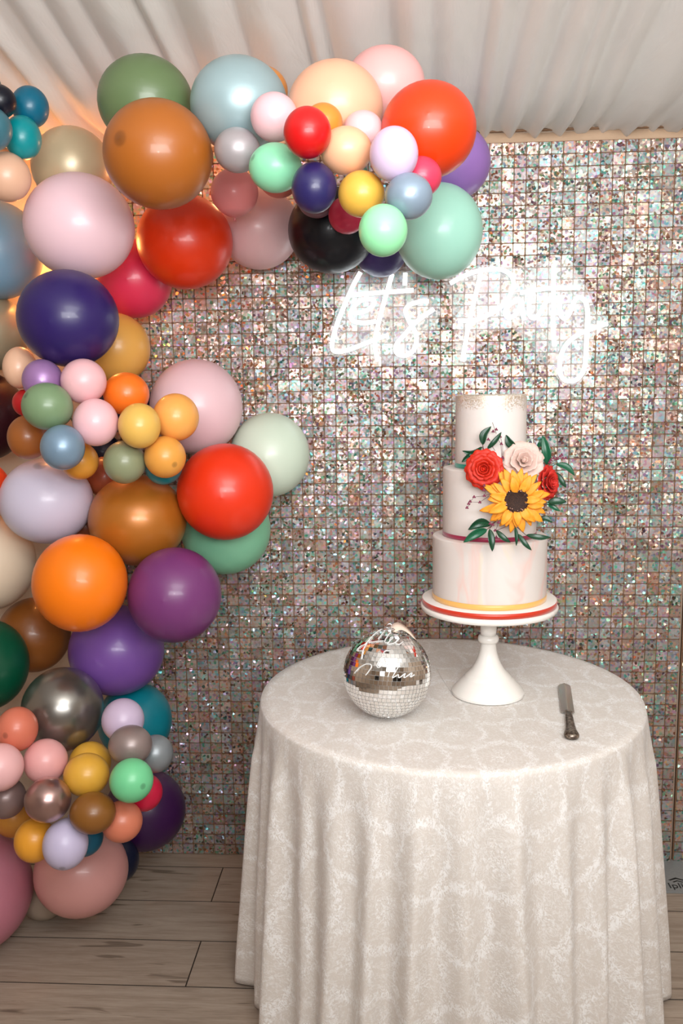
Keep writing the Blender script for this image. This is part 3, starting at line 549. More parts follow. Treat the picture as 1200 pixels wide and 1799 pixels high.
for r_ in range(NROW):
    for k in range(-NL, 18):
        x = XS + (k + 0.5) * TP + (0.010 if k >= 0 else 0); z = TOPZ - (r_ + 0.5) * TP
        px, py, dd = inimg((x, YB, z))
        lo = -3 + 4 * max(0, (r_ - 40) / 22.0)
        tl = math.radians(rt.gauss(0.5, 1.7)); yw = math.radians(rt.gauss(0, 1.6)); rl = math.radians(rt.gauss(0, 0.8))
        if r_ > 34 and rt.random() < 0.25: yw += math.radians(rt.gauss(0, 2.5))
        cells.append((dd if (862 < px < 1200 and py > 255 and py < 640) else 99, x, z, tl, yw, rl))
order = sorted(range(len(cells)), key=lambda i: cells[i][0]); solo = set(order[:300])
parts_ = []
for i, c_ in enumerate(cells):
    g_ = tile_geo(c_[1], c_[2] - TP * 0.0, c_[3], c_[4], c_[5])
    if i in solo: part('sequin_tile', mesh_from('sequin_tile', *g_, smooth=False), M_shim, bd)
    else: parts_.append(g_)
me = mesh_from('sequin_tiles', *join(parts_), smooth=False)
part('sequin_tile_field', me, M_shim, bd, kind='stuff')
# tiny pins at the top centre of each tile
pins = []
for c_ in cells:
    x, z = c_[1], c_[2] + 0.011; y = YB - 0.0052; q = 0.0013
    pins.append(([(x - q, y, z), (x, y - 0.0006, z - q), (x + q, y, z), (x, y - 0.0006, z + q)], [(0, 1, 2, 3)]))
part('pin_dots', mesh_from('pins', *join(pins), smooth=False), plain('pin_plastic', S(150, 130, 130), 0.4), bd, kind='stuff')
# steel foot plate on the floor at the right with its printed mark
fp = empty('foot_plate', (1.08, -0.12, 0.0), 'grey steel base plate on the floor below the right end of the backdrop', 'base plate')
bm = bmesh.new(); box(bm, 0.80, 1.36, -0.208, -0.02, 0.0005, 0.006)
bmesh.ops.bevel(bm, geom=bm.edges[:], offset=0.0015, segments=2, affect='EDGES')
part('plate', bm_mesh('plate', bm), M_steel, fp)
M_black = plain('black_print', S(14, 14, 16), 0.5)
def text_mesh(body, size, M):
    cu = bpy.data.curves.new('text', 'FONT'); cu.body = body; cu.size = size; cu.extrude = 0.0002; cu.align_x = 'LEFT'
    o = bpy.data.objects.new('text', cu); C.objects.link(o); dg = bpy.context.evaluated_depsgraph_get(); dg.update()
    me = bpy.data.meshes.new_from_object(o.evaluated_get(dg)); bpy.data.objects.remove(o); me.transform(M); return me
tp = at_z(1176, 1560, 0.0064)
part('printed_word', text_mesh('Iplite', 0.040, Matrix.Translation(tp) @ Matrix.Rotation(0.0, 4, 'Z')), M_black, fp, label='black printed lettering')
bm = bmesh.new(); lp = at_z(1189, 1546, 0.0064)
for (a, b_) in (((0, 0.020), (0, 0)),):
    for s_, dy in ((1.0, 0.0), (0.62, -0.010)):
        q = [(-0.026 * s_, dy), (0, dy + 0.014 * s_), (0.026 * s_, dy), (0.020 * s_, dy - 0.003), (0, dy + 0.006 * s_), (-0.020 * s_, dy - 0.003)]
        v_ = [bm.verts.new((lp.x + x, lp.y + y, lp.z)) for x, y in q]; v2 = [bm.verts.new((v.co.x, v.co.y, v.co.z - 0.0003)) for v in v_]
        bm.faces.new(v_); bm.faces.new(v2[::-1])
        for i in range(6): bm.faces.new((v_[i], v_[(i + 1) % 6], v2[(i + 1) % 6], v2[i]))
part('printed_emblem', bm_mesh('emblem', bm), M_black, fp)

# ================================================================ BALLOONS
BCACHE = {}
def balloon_mesh(P, R3, ax, mat):
    # unit teardrop sphere along +Z (knot side), then scaled in camera-right / forward / up and moved
    ax = Vector(ax).normalized(); Q = Vector((0, 0, 1)).rotation_difference(ax).to_matrix()
    Rc = Matrix((RT, FW, UP)).transposed()            # columns: right, forward, up
    Sm = Rc @ Matrix.Diagonal(Vector(R3)) @ Rc.transposed()
    prof = []; nj, ni = 30, 40
    for j in range(nj + 1):
        th = PI * j / nj                              # 0 at tip, pi at knot
        rr = math.sin(th); z = -math.cos(th)
        if z > 0.55: k = (z - 0.55) / 0.45; z += 0.06 * k * k; rr *= (1 - 0.05 * k)
        if j == nj: rr = 0.030; z = 1.075
        if j == 0: rr = 0.0; z = -1.0
        prof.append((rr, z))
    prof[0] = (0.004, -1.004); prof.insert(1, (0.03, -1.0))
    vs = []; fs = []; av = []
    for r_, z in prof:
        for i in range(ni):
            a = 2 * PI * i / ni; vs.append(Sm @ (Q @ Vector((r_ * math.cos(a), r_ * math.sin(a), z)))); av.append((1.0 - z) / 2 if z > -1 else 1.0)
    m = len(prof)
    for j in range(m - 1):
        for i in range(ni):
            k = (i + 1) % ni; fs.append((j * ni + i, j * ni + k, (j + 1) * ni + k, (j + 1) * ni + i))
    fs.append(tuple(range(ni))[::-1]); fs.append(tuple((m - 1) * ni + i for i in range(ni)))
    me = mesh_from('balloon_body', vs, fs); at_ = me.attributes.new('axis_pos', 'FLOAT', 'POINT')
    at_.data.foreach_set('value', [min(1, max(0, v)) for v in av])
    # knot: neck, tied ball and flared lip
    s_ = 0.055 if R3[0] > 0.09 else 0.035
    s_ = s_ * 0.09 / max(R3[0], 0.02) if R3[0] > 0.09 else s_ * 1.6
    kp = [(0.034, 1.06), (0.022, 1.09), (0.034, 1.115), (0.042, 1.14), (0.030, 1.165), (0.026, 1.18), (0.070, 1.215), (0.082, 1.225), (0.060, 1.222), (0.012, 1.20)]
    kv = []; kf = []; n = 14
    for r_, z in kp:
        for i in range(n):
            a = 2 * PI * i / n; rr = r_ * (1 + 0.12 * math.sin(3 * a + z * 20)); kv.append(Sm @ (Q @ Vector((rr * math.cos(a), rr * math.sin(a), z))))
    for j in range(len(kp) - 1):
        for i in range(n):
            k = (i + 1) % n; kf.append((j * n + i, j * n + k, (j + 1) * n + k, (j + 1) * n + i))
    km = mesh_from('knot', kv, kf); return me, km
bmats = {}
for (P, R3, ax, tip, col, fin, lab, grp) in BALLOONS:
    key = (col, fin, tip)
    if key not in bmats: bmats[key] = mat_balloon(col, fin, tip)
    me, km = balloon_mesh(P, R3, ax, bmats[key])
    e = empty('balloon', P, lab, 'balloon', grp)
    link('balloon_body', me, bmats[key], e); link('knot', km, bmats[key], e)

# ================================================================ NEON SIGN
ns = empty('neon_sign', at_y(830, 560, -0.06), 'white glowing neon script sign reading Let\'s Party, hung on the sequin wall', 'neon sign')
ne = NT('neon_glow'); em = ne.n('ShaderNodeEmission', i_Strength=3.2); em.inputs[0].default_value = (0.90, 0.98, 1.0, 1); ne.l(em.outputs[0], ne.out.inputs[0]); M_neon = ne.m
A_ = lambda pts: [(570 + x / 4.615, 460 + y / 4.615) for x, y in pts]
B_ = lambda pts: [(770 + x / 3.871, 450 + y / 3.871) for x, y in pts]
strokes = {
 'letter_l': [A_([(292, 85), (240, 180), (190, 290), (130, 430), (85, 560), (65, 650), (66, 708), (95, 728), (160, 723), (260, 690), (360, 650), (430, 622), (520, 595)])],
 'letter_e': [A_([(235, 420), (330, 400), (385, 362), (405, 330), (385, 305), (330, 302), (270, 330), (225, 385), (210, 440), (235, 480), (290, 495), (350, 495), (420, 480)])],
 'letter_t': [A_([(200, 272), (450, 250), (560, 242), (722, 230)]), A_([(550, 100), (520, 200), (482, 330), (450, 450), (420, 580), (410, 650), (415, 720), (437, 805)])],
 'apostrophe': [A_([(656, 90), (653, 190)])],
 'letter_s': [A_([(845, 320), (770, 325), (700, 345), (660, 385), (665, 430), (700, 505), (740, 580), (745, 650), (720, 720), (660, 760), (600, 750), (575, 712), (590, 660), (650, 590), (720, 510), (800, 445), (887, 383)])],
 'letter_p': [B_([(290, 115), (255, 260), (215, 430), (190, 560), (163, 715)]), B_([(82, 185), (170, 138), (260, 103), (350, 90), (430, 92), (490, 125), (512, 180), (500, 240), (460, 310), (400, 365), (330, 405), (250, 435), (190, 440), (135, 438)])],
 'letter_a': [B_([(560, 292), (510, 312), (468, 350), (455, 390), (480, 418), (520, 402), (550, 355), (568, 305), (572, 380), (586, 436)])],
 'letter_r': [B_([(632, 255), (618, 330), (622, 400), (655, 422), (692, 385), (735, 310), (785, 270)])],
 'crossbar': [B_([(560, 250), (640, 235), (760, 218), (962, 213)])],
 'letter_t_tall': [B_([(785, 55), (784, 200), (783, 350), (780, 480), (790, 612)])],
 'letter_y': [B_([(832, 268), (825, 340), (835, 402), (862, 422), (892, 390), (915, 330), (940, 288), (975, 285), (1005, 320), (1017, 400), (1012, 500), (1005, 620), (998, 740), (975, 802), (930, 845), (872, 847), (835, 812), (825, 740), (840, 660), (880, 590), (950, 535), (1040, 495), (1152, 458)])],
}
YN = -0.072
for nm, sl in strokes.items():
    V = []
    for s_ in sl:
        pts = catmull([at_y(x, y, YN) for x, y in s_], 6); V.append(tube(pts, 0.0063, 10))
    part('letter_tube' if 'letter' in nm else 'accent_tube', mesh_from('letter_tube', *join(V)), M_neon, ns)
# cut-to-outline clear acrylic backing
ac = NT('clear_acrylic'); ac.p(Base_Color=(1, 1, 1, 1), Roughness=0.25, IOR=1.49, Specular_IOR_Level=0.6)
lp_ = ac.n('ShaderNodeBsdfTransparent'); fr = ac.n('ShaderNodeLayerWeight', i_Blend=0.2)
mx = ac.n('ShaderNodeMixShader'); fac = ac.math('ADD', ac.math('MULTIPLY', fr.outputs['Fresnel'], 0.6), 0.085)
ac.l(fac, mx.inputs[0]); ac.l(lp_.outputs[0], mx.inputs[1]); ac.l(ac.b.outputs[0], mx.inputs[2]); ac.l(mx.outputs[0], ac.out.inputs[0]); M_acr = ac.m
def acrylic(outline):
    fr_ = [at_y(x, y, YN + 0.012) for x, y in outline]; bk = [p + Vector((0, 0.004, 0)) for p in fr_]; n = len(fr_)
    bm = bmesh.new(); a = [bm.verts.new(p) for p in fr_]; b_ = [bm.verts.new(p) for p in bk]
    bm.faces.new(a); bm.faces.new(b_[::-1])
    for i in range(n): bm.faces.new((a[i], a[(i + 1) % n], b_[(i + 1) % n], b_[i]))
    bmesh.ops.triangulate(bm, faces=[f for f in bm.faces if len(f.verts) > 4])
    return bm_mesh('acrylic_backing', bm)
part('acrylic_backing', acrylic([(628, 472), (602, 515), (578, 585), (574, 615), (588, 628), (640, 618), (660, 640), (675, 640), (690, 622), (712, 634), (740, 618), (750, 575), (776, 548), (770, 520), (735, 525), (732, 470), (690, 468)]), M_acr, ns, label='clear acrylic sheet behind the first word')
part('acrylic_backing', acrylic([(782, 490), (840, 466), (895, 466), (912, 490), (935, 500), (958, 468), (962, 458), (1000, 455), (988, 468), (1006, 480), (988, 486), (1028, 500), (1036, 520), (1048, 548), (1062, 556), (1076, 572), (1044, 590), (1036, 650), (1018, 674), (992, 678), (976, 660), (974, 625), (984, 602), (968, 615), (960, 560), (900, 575), (858, 570), (838, 590), (820, 642), (802, 640), (806, 590), (796, 560), (812, 540), (822, 490)]), M_acr, ns, label='clear acrylic sheet behind the second word')
for (x, y) in ((598, 600), (735, 530), (830, 480), (985, 480), (1045, 565)):
    a = at_y(x, y, YN + 0.016); b_ = Vector((a.x, -0.03, a.z)); vs, fs = tube([a, b_], 0.006, 12)
    part('standoff', mesh_from('standoff', vs, fs), M_steel, ns)

# ================================================================ TABLE AND CLOTH
TX, TY, TR, TH = 0.1419, -0.5466, 0.470, 0.745
tb = empty('round_table', (TX, TY, 0), 'round table wholly covered by the pale damask cloth', 'table')
M_wood = grainy('table_wood', S(150, 116, 84), 0.5, scale=30)
def tpart(name, me, mat=M_wood): o = link(name, me, mat, tb); return o
me = lathe([(0.2, -0.022), (TR - 0.006, -0.022), (TR, -0.016), (TR, -0.005), (TR - 0.004, 0)], 64); me.transform(Matrix.Translation((0, 0, TH))); tpart('tabletop', me)
for a in (45, 135, 225, 315):
    ca, sa = math.cos(math.radians(a)), math.sin(math.radians(a)); vs, fs = tube([(0.26 * ca, 0.26 * sa, 0.002), (0.24 * ca, 0.24 * sa, TH - 0.022)], 0.016, 14); tpart('leg', mesh_from('leg', vs, fs), M_steel)
def cloth():
    rnd = random.Random(5); NA = 540; NR = 22; NS = 60; R0 = TR + 0.0045; Zt = TH + 0.0045
    # fold ridges at chosen bearings (0 = towards +X, -90 = towards the camera)
    folds = [(-178, .9, 5), (-168, 1.1, 4), (-158, .6, 4.5), (-146, 1.0, 5), (-134, .55, 4), (-124, .85, 5), (-113, .8, 4), (-101, 1.0, 4.5), (-89, .7, 4), (-77, 1.0, 4.5), (-65, .75, 4), (-54, .8, 4), (-43, 1.25, 4.2), (-29, 1.0, 4.2), (-13, 1.1, 5), (2, .9, 5), (18, 1.0, 5), (33, .8, 5), (48, 1.0, 5), (62, .8, 5), (78, 1.0, 5), (93, .9, 5), (108, 1.0, 5), (124, .9, 5), (140, 1.0, 5), (156, .9, 5), (170, .8, 5)]
    def fold(a):
        s = 0
        for c_, am, wd in folds:
            d = (a - c_ + 180) % 360 - 180
            s += am * math.exp(-(d / wd) ** 2 * (1.0 if d < 0 else 1.9))
        return s
    fa = [fold(-180 + 360 * i / NA) for i in range(NA)]
    vs = []; uvs = []; rows = 0
    for j in range(NR + 1):
        r_ = R0 * (j / NR); r_ = max(r_, 0.0005)
        for i in range(NA):
            a = math.radians(-180 + 360 * i / NA); x, y = r_ * math.cos(a), r_ * math.sin(a)
            if j < NR: z = Zt + 0.0004 * math.sin(x * 40) * math.sin(y * 31)
            else: z = Zt - 0.0012
            vs.append((x, y, z)); uvs.append((x, y))
        rows += 1
    drop = Zt - 0.012
    for j in range(1, NS + 1):
        s = (j / NS) ** 1.15
        for i in range(NA):
            a_d = -180 + 360 * i / NA; a = math.radians(a_d + 0.8 * math.sin(s * 3 + a_d * 0.1)); f = fa[i]
            edge = 1 - math.exp(-s * 60)
            amp = 0.082 * (s ** 0.7) * (1 - 0.15 * s)
            rr = R0 + 0.0035 * edge + 0.030 * s + amp * (f - 0.34) * min(1, s * 5 + 0.12)
            rr = max(rr, R0 + 0.002)
            rr += 0.0018 * math.sin(a_d * 0.9 + s * 9) * s
            z = Zt - 0.002 - drop * s
            if 150 < a_d or a_d < -172: z += 0.03 * s
            yy = rr * math.sin(a); yl = TR + 0.012; yy = yl + (yy - yl) * 0.06 if yy > yl else yy
            vs.append((rr * math.cos(a), yy, z)); uvs.append((math.radians(a_d) * R0 * 1.1, -(R0 + drop * s)))
        rows += 1
    fs = []
    for j in range(rows - 1):
        for i in range(NA):
            k = (i + 1) % NA; fs.append((j * NA + i, (j + 1) * NA + i, (j + 1) * NA + k, j * NA + k))
    fs.append(tuple(range(NA)))
    me = mesh_from('tablecloth', vs, fs); uvl = me.uv_layers.new(name='UVMap')
    for p in me.polygons:
        idx = [me.loops[l].vertex_index for l in p.loop_indices]
        mxu = max(uvs[v][0] for v in idx)
        for l, v in zip(p.loop_indices, idx):
            u, vv = uvs[v]
            row_ = v // NA
            if row_ > NR or any(q // NA > NR for q in idx):
                a_d = -180 + 360 * (v % NA) / NA
                if (v % NA) == 0 and any((q % NA) == NA - 1 for q in idx): a_d = 180
                dr = 0 if row_ <= NR else (TH + 0.0045 - 0.002 - vs[v][2])
                u = math.radians(a_d + 90) * R0 * 1.08; vv = -(R0 + dr)
            uvl.data[l].uv = (u, vv)
    return me
co_ = link('tablecloth', cloth(), M_cloth, None, (TX, TY, 0)); sm = co_.modifiers.new('thick', 'SOLIDIFY'); sm.thickness = 0.0012; sm.offset = -1
tag(co_, 'ivory damask cloth draped over the round table down to the floor', 'tablecloth')
TZ = TH + 0.0045 + 0.0006

# ================================================================ CAKE STAND
BX, BY = 0.2399, -0.5572
cs = empty('cake_stand', (BX, BY, TZ), 'glossy white pedestal cake stand on the damask cloth', 'cake stand')
prof = [(0.0, 0.004), (0.084, 0.0), (0.0895, 0.002), (0.090, 0.008), (0.086, 0.014), (0.080, 0.022), (0.071, 0.032), (0.0615, 0.0425), (0.0585, 0.045), (0.0575, 0.048), (0.049, 0.056), (0.040, 0.066), (0.032, 0.080), (0.0255, 0.096), (0.0215, 0.112), (0.0190, 0.130), (0.0185, 0.134)]
link('base', sharp_by_angle(lathe(prof, 72)), M_white, cs)
link('collar', lathe([(0.0185, 0.133), (0.0235, 0.134), (0.0258, 0.139), (0.0262, 0.144), (0.0245, 0.149), (0.0195, 0.152)], 56), M_white, cs)
link('stem', lathe([(0.0192, 0.151), (0.0202, 0.165), (0.0206, 0.195), (0.022, 0.208), (0.030, 0.214)], 56), M_white, cs)
link('plate', sharp_by_angle(lathe([(0.026, 0.2135), (0.10, 0.2165), (0.150, 0.2195), (0.160, 0.2185), (0.1665, 0.221), (0.1685, 0.226), (0.1685, 0.231), (0.166, 0.2335), (0.05, 0.2330)], 96), 50), M_white, cs)

# ================================================================ CAKE
ck = empty('wedding_cake', (BX, BY, TZ + 0.2336), 'three tier ivory cake with coloured ribbons and flowers on the white pedestal stand', 'cake')
def mat_icing(kind):
    t = NT('icing_' + kind); tc = t.n('ShaderNodeTexCoord')
    t.p(Roughness=0.48, Specular_IOR_Level=0.35, Subsurface_Weight=0.12, Subsurface_Scale=0.01); t.b.inputs['Subsurface Radius'].default_value = (1, 0.7, 0.5)
    base = S(220, 211, 205)
    if kind == 'marbled':
        mp = t.n('ShaderNodeMapping'); mp.inputs['Scale'].default_value = (1, 1, 0.45); mp.inputs['Rotation'].default_value = (0.3, 0.4, 0); t.l(tc.outputs['Object'], mp.inputs['Vector'])
        n1 = t.n('ShaderNodeTexNoise', i_Scale=7.0, i_Detail=3.0, i_Distortion=1.2); t.l(mp.outputs[0], n1.inputs['Vector'])
        n2 = t.n('ShaderNodeTexNoise', i_Scale=8.0, i_Detail=3.0, i_Distortion=1.6); t.l(mp.outputs[0], n2.inputs['Vector'])
        c = t.ramp(n1.outputs[0], [(0.30, base), (0.46, base), (0.52, S(226, 198, 190)), (0.58, base), (0.68, S(212, 203, 197)), (0.78, base)])
        y = t.ramp(n2.outputs[0], [(0.60, G4(0)), (0.68, G4(1))]); c = t.mix(t.math('MULTIPLY', y, 0.4), c, S(238, 214, 178)); t.l(c, t.b.inputs['Base Color'])
    elif kind == 'glitter':
        sep = t.n('ShaderNodeSeparateXYZ'); t.l(tc.outputs['Object'], sep.inputs[0])
        v = t.n('ShaderNodeTexVoronoi', i_Scale=520.0); t.l(tc.outputs['Object'], v.inputs['Vector'])
        n1 = t.n('ShaderNodeTexNoise', i_Scale=16.0, i_Detail=4.0); t.l(tc.outputs['Object'], n1.inputs['Vector'])
        h = t.math('ADD', t.math('MULTIPLY', t.math('SUBTRACT', sep.outputs[2], 0.487), 26.0), t.math('MULTIPLY', t.math('SUBTRACT', n1.outputs[0], 0.35), 1.5), None, True)
        sc1 = t.n('ShaderNodeSeparateColor'); t.l(v.outputs['Color'], sc1.inputs[0])
        m = t.math('LESS_THAN', sc1.outputs[0], h)
        gold = t.mix(sc1.outputs[1], S(206, 184, 156), S(246, 236, 220))
        t.l(t.mix(t.math('MULTIPLY', m, 0.85), base, gold), t.b.inputs['Base Color']); t.l(t.math('MULTIPLY', m, 0.7), t.b.inputs['Metallic'])
        t.bump(t.math('MULTIPLY', sc1.outputs[2], m), 0.6, 0.0012)
    else: t.p(Base_Color=base)
    return t.m
def tier(r_, z0, z1, mat, dx=0.0):
    z0 -= 0.2336; z1 -= 0.2336; b_ = 0.004
    prof = [(0.01, z0), (r_ - 0.001, z0), (r_, z0 + 0.001)] + [(r_, z0 + (z1 - z0) * k / 6) for k in range(1, 6)] + [(r_, z1 - b_)] + [(r_ - b_ + b_ * math.cos(t), z1 - b_ + b_ * math.sin(t)) for t in (0.5, 1.0, 1.57)] + [(0.005, z1)]
    me = lathe(prof, 96); me.transform(Matrix.Translation((dx, 0, 0))); return link('tier', me, mat, ck)
link('cake_board', sharp_by_angle(lathe([(0.02, 0.0), (0.1635, 0.0), (0.1640, 0.001), (0.1640, 0.0145), (0.1625, 0.0155), (0.02, 0.0155)], 96), 50), plain('board_icing', S(236, 230, 224), 0.5), ck)
tag(tier(0.1390, 0.2492, 0.4061, mat_icing('marbled')), label='bottom tier marbled in pale pink and grey')
tag(tier(0.1130, 0.4062, 0.5728, mat_icing('plain'), -0.001))
tag(tier(0.0845, 0.5729, 0.7467, mat_icing('glitter'), 0.0), label='top tier with a gold glitter rim')
def ribbon(r_, z0, z1, col, lab, dx=0.0):
    z0 -= 0.2336; z1 -= 0.2336; n = 96; t = 0.0009
    me = lathe([(r_ + 0.0001, z0), (r_ + t, z0 + 0.0002), (r_ + t, z1 - 0.0002), (r_ + 0.0001, z1)], n, cap=False); me.transform(Matrix.Translation((dx, 0, 0)))
    m = NT('ribbon'); tc = m.n('ShaderNodeTexCoord'); wv = m.n('ShaderNodeTexWave', i_Scale=900.0, bands_direction='Z'); m.l(tc.outputs['Object'], wv.inputs['Vector'])
    m.l(m.mix(wv.outputs[0], S(col), tuple(c * 0.86 for c in S(col)[:3]) + (1,)), m.b.inputs['Base Color']); m.p(Roughness=0.33, Anisotropic=0.4, Sheen_Weight=0.3)
    return tag(link('ribbon', me, m.m, ck), label=lab)
ribbon(0.1641, 0.2350, 0.2480, (206, 52, 22), 'red orange satin ribbon round the cake board')
ribbon(0.1391, 0.2494, 0.2626, (240, 182, 96), 'golden yellow satin ribbon round the bottom tier')
ribbon(0.1131, 0.4064, 0.4170, (150, 22, 66), 'burgundy satin ribbon round the middle tier', -0.001)
ribbon(0.0846, 0.5731, 0.5835, (0, 150, 128), 'teal satin ribbon round the top tier')
me = lathe([(0.001, 0), (0.0045, 0.0), (0.0045, 0.004), (0.0035, 0.006), (0.001, 0.0062)], 16); me.transform(Matrix.Translation((0.006, 0.0, 0.7467 - 0.2336))); link('dowel_tip', me, M_white, ck)

# ================================================================ FLOWERS
ZA = 2.105                                            # camera depth of the cake axis at flower height
def fl(px, py, d): return at_d(px, py, ZA + d)
def petal_mat(name, c1, c2, scale=1.0, rough=0.6):
    t = NT(name); tc = t.n('ShaderNodeTexCoord'); nz = t.n('ShaderNodeTexNoise', i_Scale=160.0 * scale, i_Detail=2.0); t.l(tc.outputs['Object'], nz.inputs['Vector'])
    t.l(t.mix(nz.outputs[0], S(c1), S(c2)), t.b.inputs['Base Color']); t.p(Roughness=rough, Subsurface_Weight=0.1, Subsurface_Scale=0.004); t.bump(nz.outputs[0], 0.15, 0.0006)
    return t.m
def orient(o, facing, spin=0):
    o.rotation_mode = 'QUATERNION'; o.rotation_quaternion = Vector(facing).to_track_quat('Z', 'Y') @ Matrix.Rotation(spin, 3, 'Z').to_quaternion()
def cup_petal(r0, r1, h, half, curl, ruff, seed, nu=9, nt=7):
    rnd = random.Random(seed); vs = []; fs = []; ph = rnd.uniform(0, 6)
    for t_ in range(nt):
        t = t_ / (nt - 1)
        for u_ in range(nu):
            u = -1 + 2 * u_ / (nu - 1); wd = half * math.sqrt(max(0.0, 1 - (max(0, t - 0.45) / 0.75) ** 2)) * (0.45 + 0.55 * min(1, t * 2.2))
            a = u * wd; rr = r0 + (r1 - r0) * t ** 1.3 + curl * max(0, t - 0.6) ** 2 * 6; z = h * (t ** 0.8) - curl * 1.2 * max(0, t - 0.75) ** 2 * 6
            edge = t * t; rr += ruff * math.sin(u * 7 + ph) * edge; z += ruff * 0.8 * math.sin(u * 9 + ph * 2) * edge - abs(u) ** 3 * 0.12 * h * t
            vs.append((rr * math.cos(a), rr * math.sin(a), z))
    for t in range(nt - 1):
        for u in range(nu - 1):
            a = t * nu + u; fs.append((a, a + 1, a + nu + 1, a + nu))
    return mesh_from('petal', vs, fs)
def add_solid(o, th=0.0006):
    m = o.modifiers.new('thick', 'SOLIDIFY'); m.thickness = th; m.offset = 0
def rose(P, R, facing, mat, lab, cat='flower', name='rose', rings=None, seed=1, squash=1.0):
    e = empty(name, P, lab, cat); orient(e, facing, 0.4)
    rings = rings or [(2, .03, .13, .66, 1.7, .0, .0), (3, .08, .24, .70, 1.45, .01, .01), (3, .15, .38, .68, 1.35, .03, .015), (4, .22, .55, .60, 1.15, .06, .03), (5, .30, .76, .46, .98, .09, .045), (6, .36, .95, .24, .88, .09, .055)]
    rnd = random.Random(seed)
    for ri, (n, r0, r1, h, half, curl, ruff) in enumerate(rings):
        ms = [cup_petal(r0 * R, r1 * R, h * R, half, curl * R, ruff * R, seed * 50 + ri * 3 + q) for q in range(2)]
        for k in range(n):
            o = link('petal', ms[k % 2], mat, e); add_solid(o)
            o.rotation_euler = (0, 0, 2 * PI * k / n + ri * 0.7 + rnd.uniform(-.1, .1)); o.scale = (rnd.uniform(.95, 1.05),) * 2 + (rnd.uniform(.94, 1.06) * squash,)
    me = lathe([(0.01 * R, 0.0), (0.10 * R, 0.2 * R), (0.09 * R, 0.5 * R), (0.02 * R, 0.62 * R)], 14); link('bud', me, mat, e)
    return e
M_rose = petal_mat('rose_petal', (184, 24, 6), (216, 48, 16))
M_rose2 = petal_mat('rose_petal_deep', (178, 24, 18), (214, 52, 40))
M_peony = petal_mat('peony_petal', (206, 172, 160), (226, 200, 188))
M_sun = petal_mat('sunflower_petal', (240, 142, 22), (250, 166, 44), 0.7)
rose(fl(851, 824, -0.118), 0.043, (-0.18, -1, 0.10), M_rose, 'open red orange rose on the left of the cake spray, over the teal ribbon', seed=2)
rose(fl(957, 848, -0.050), 0.040, (0.75, -0.7, 0.12), M_rose2, 'deep red rose behind the right side of the sunflower on the cake', seed=5)
rose(fl(918, 812, -0.085), 0.046, (0.05, -1, 0.35), M_peony, 'blush beige open peony above the sunflower on the cake', name='peony', seed=9,
     rings=[(2, .04, .16, .60, 1.8, .0, .02), (3, .10, .42, .66, 1.5, -.03, .04), (3, .2, .70, .56, 1.45, -.02, .05), (4, .3, 1.0, .34, 1.3, .04, .06)])
# sunflower
se = empty('sunflower', fl(907, 879, -0.150), 'golden yellow sunflower with dark brown centre at the front of the cake', 'flower'); orient(se, (0.0, -1, 0.02))
def sun_petal(L_, W_, lift, droop, seed, nu=7, nt=10):
    rnd = random.Random(seed); vs = []; fs = []; k1 = rnd.uniform(-.002, .002)
    for i in range(nt):
        t = i / (nt - 1); wd = W_ * (0.35 + 0.65 * math.sin(min(1, t * 1.25) * PI * 0.55)) * (max(0, 1 - t) ** 0.62 * 1.35 if t > 0.35 else 1.0 * (0.65 ** 0.62 * 1.35)); wd = max(wd, 0.0003)
        for u_ in range(nu):
            u = -1 + 2 * u_ / (nu - 1)
            vs.append((0.017 + L_ * t, u * wd + k1 * math.sin(t * 3), lift * math.sin(t * PI * 0.8) - droop * t * t + 0.0022 * (abs(u) - 0.4) * math.sin(t * PI) + 0.0009 * math.cos(u * 9) * t))
    for i in range(nt - 1):
        for u in range(nu - 1):
            a = i * nu + u; fs.append((a, a + 1, a + nu + 1, a + nu))
    return mesh_from('petal', vs, fs)
sp = [sun_petal(0.054, 0.0125, .008, .004, 1), sun_petal(0.059, 0.0118, .005, .012, 2), sun_petal(0.048, 0.0130, .013, .002, 3)]
rs = random.Random(4)
for layer, (n, dz, rot, sc_) in enumerate(((15, -0.004, 0.0, 1.05), (15, 0.000, 0.2, 1.0), (11, 0.004, 0.1, 0.86))):
    for k in range(n):
        o = link('petal', sp[(k * 2 + layer) % 3], M_sun, se); add_solid(o, 0.0007); a = 2 * PI * k / n + rot + rs.uniform(-.09, .09); s_ = sc_ * rs.uniform(.88, 1.08)
        o.rotation_euler = (rs.uniform(-.14, .14), rs.uniform(-.10, .08), a); o.location = (0, 0, dz); o.scale = (s_, s_ * 1.0, s_)
me = lathe([(0.0275, -0.006), (0.0285, 0.002), (0.0265, 0.0085), (0.0225, 0.0105), (0.0190, 0.0085), (0.012, 0.0065), (0.001, 0.006)], 48)
dm = NT('sunflower_disc'); tc = dm.n('ShaderNodeTexCoord'); vo = dm.n('ShaderNodeTexVoronoi', i_Scale=520.0); dm.l(tc.outputs['Object'], vo.inputs['Vector'])
dm.l(dm.ramp(vo.outputs['Distance'], [(0.0, S(84, 48, 22)), (0.6, S(34, 14, 8))]), dm.b.inputs['Base Color']); dm.p(Roughness=0.8); dm.bump(vo.outputs['Distance'], -0.9, 0.002)
link('seed_head', me, dm.m, se)
bumps = []; bz = []
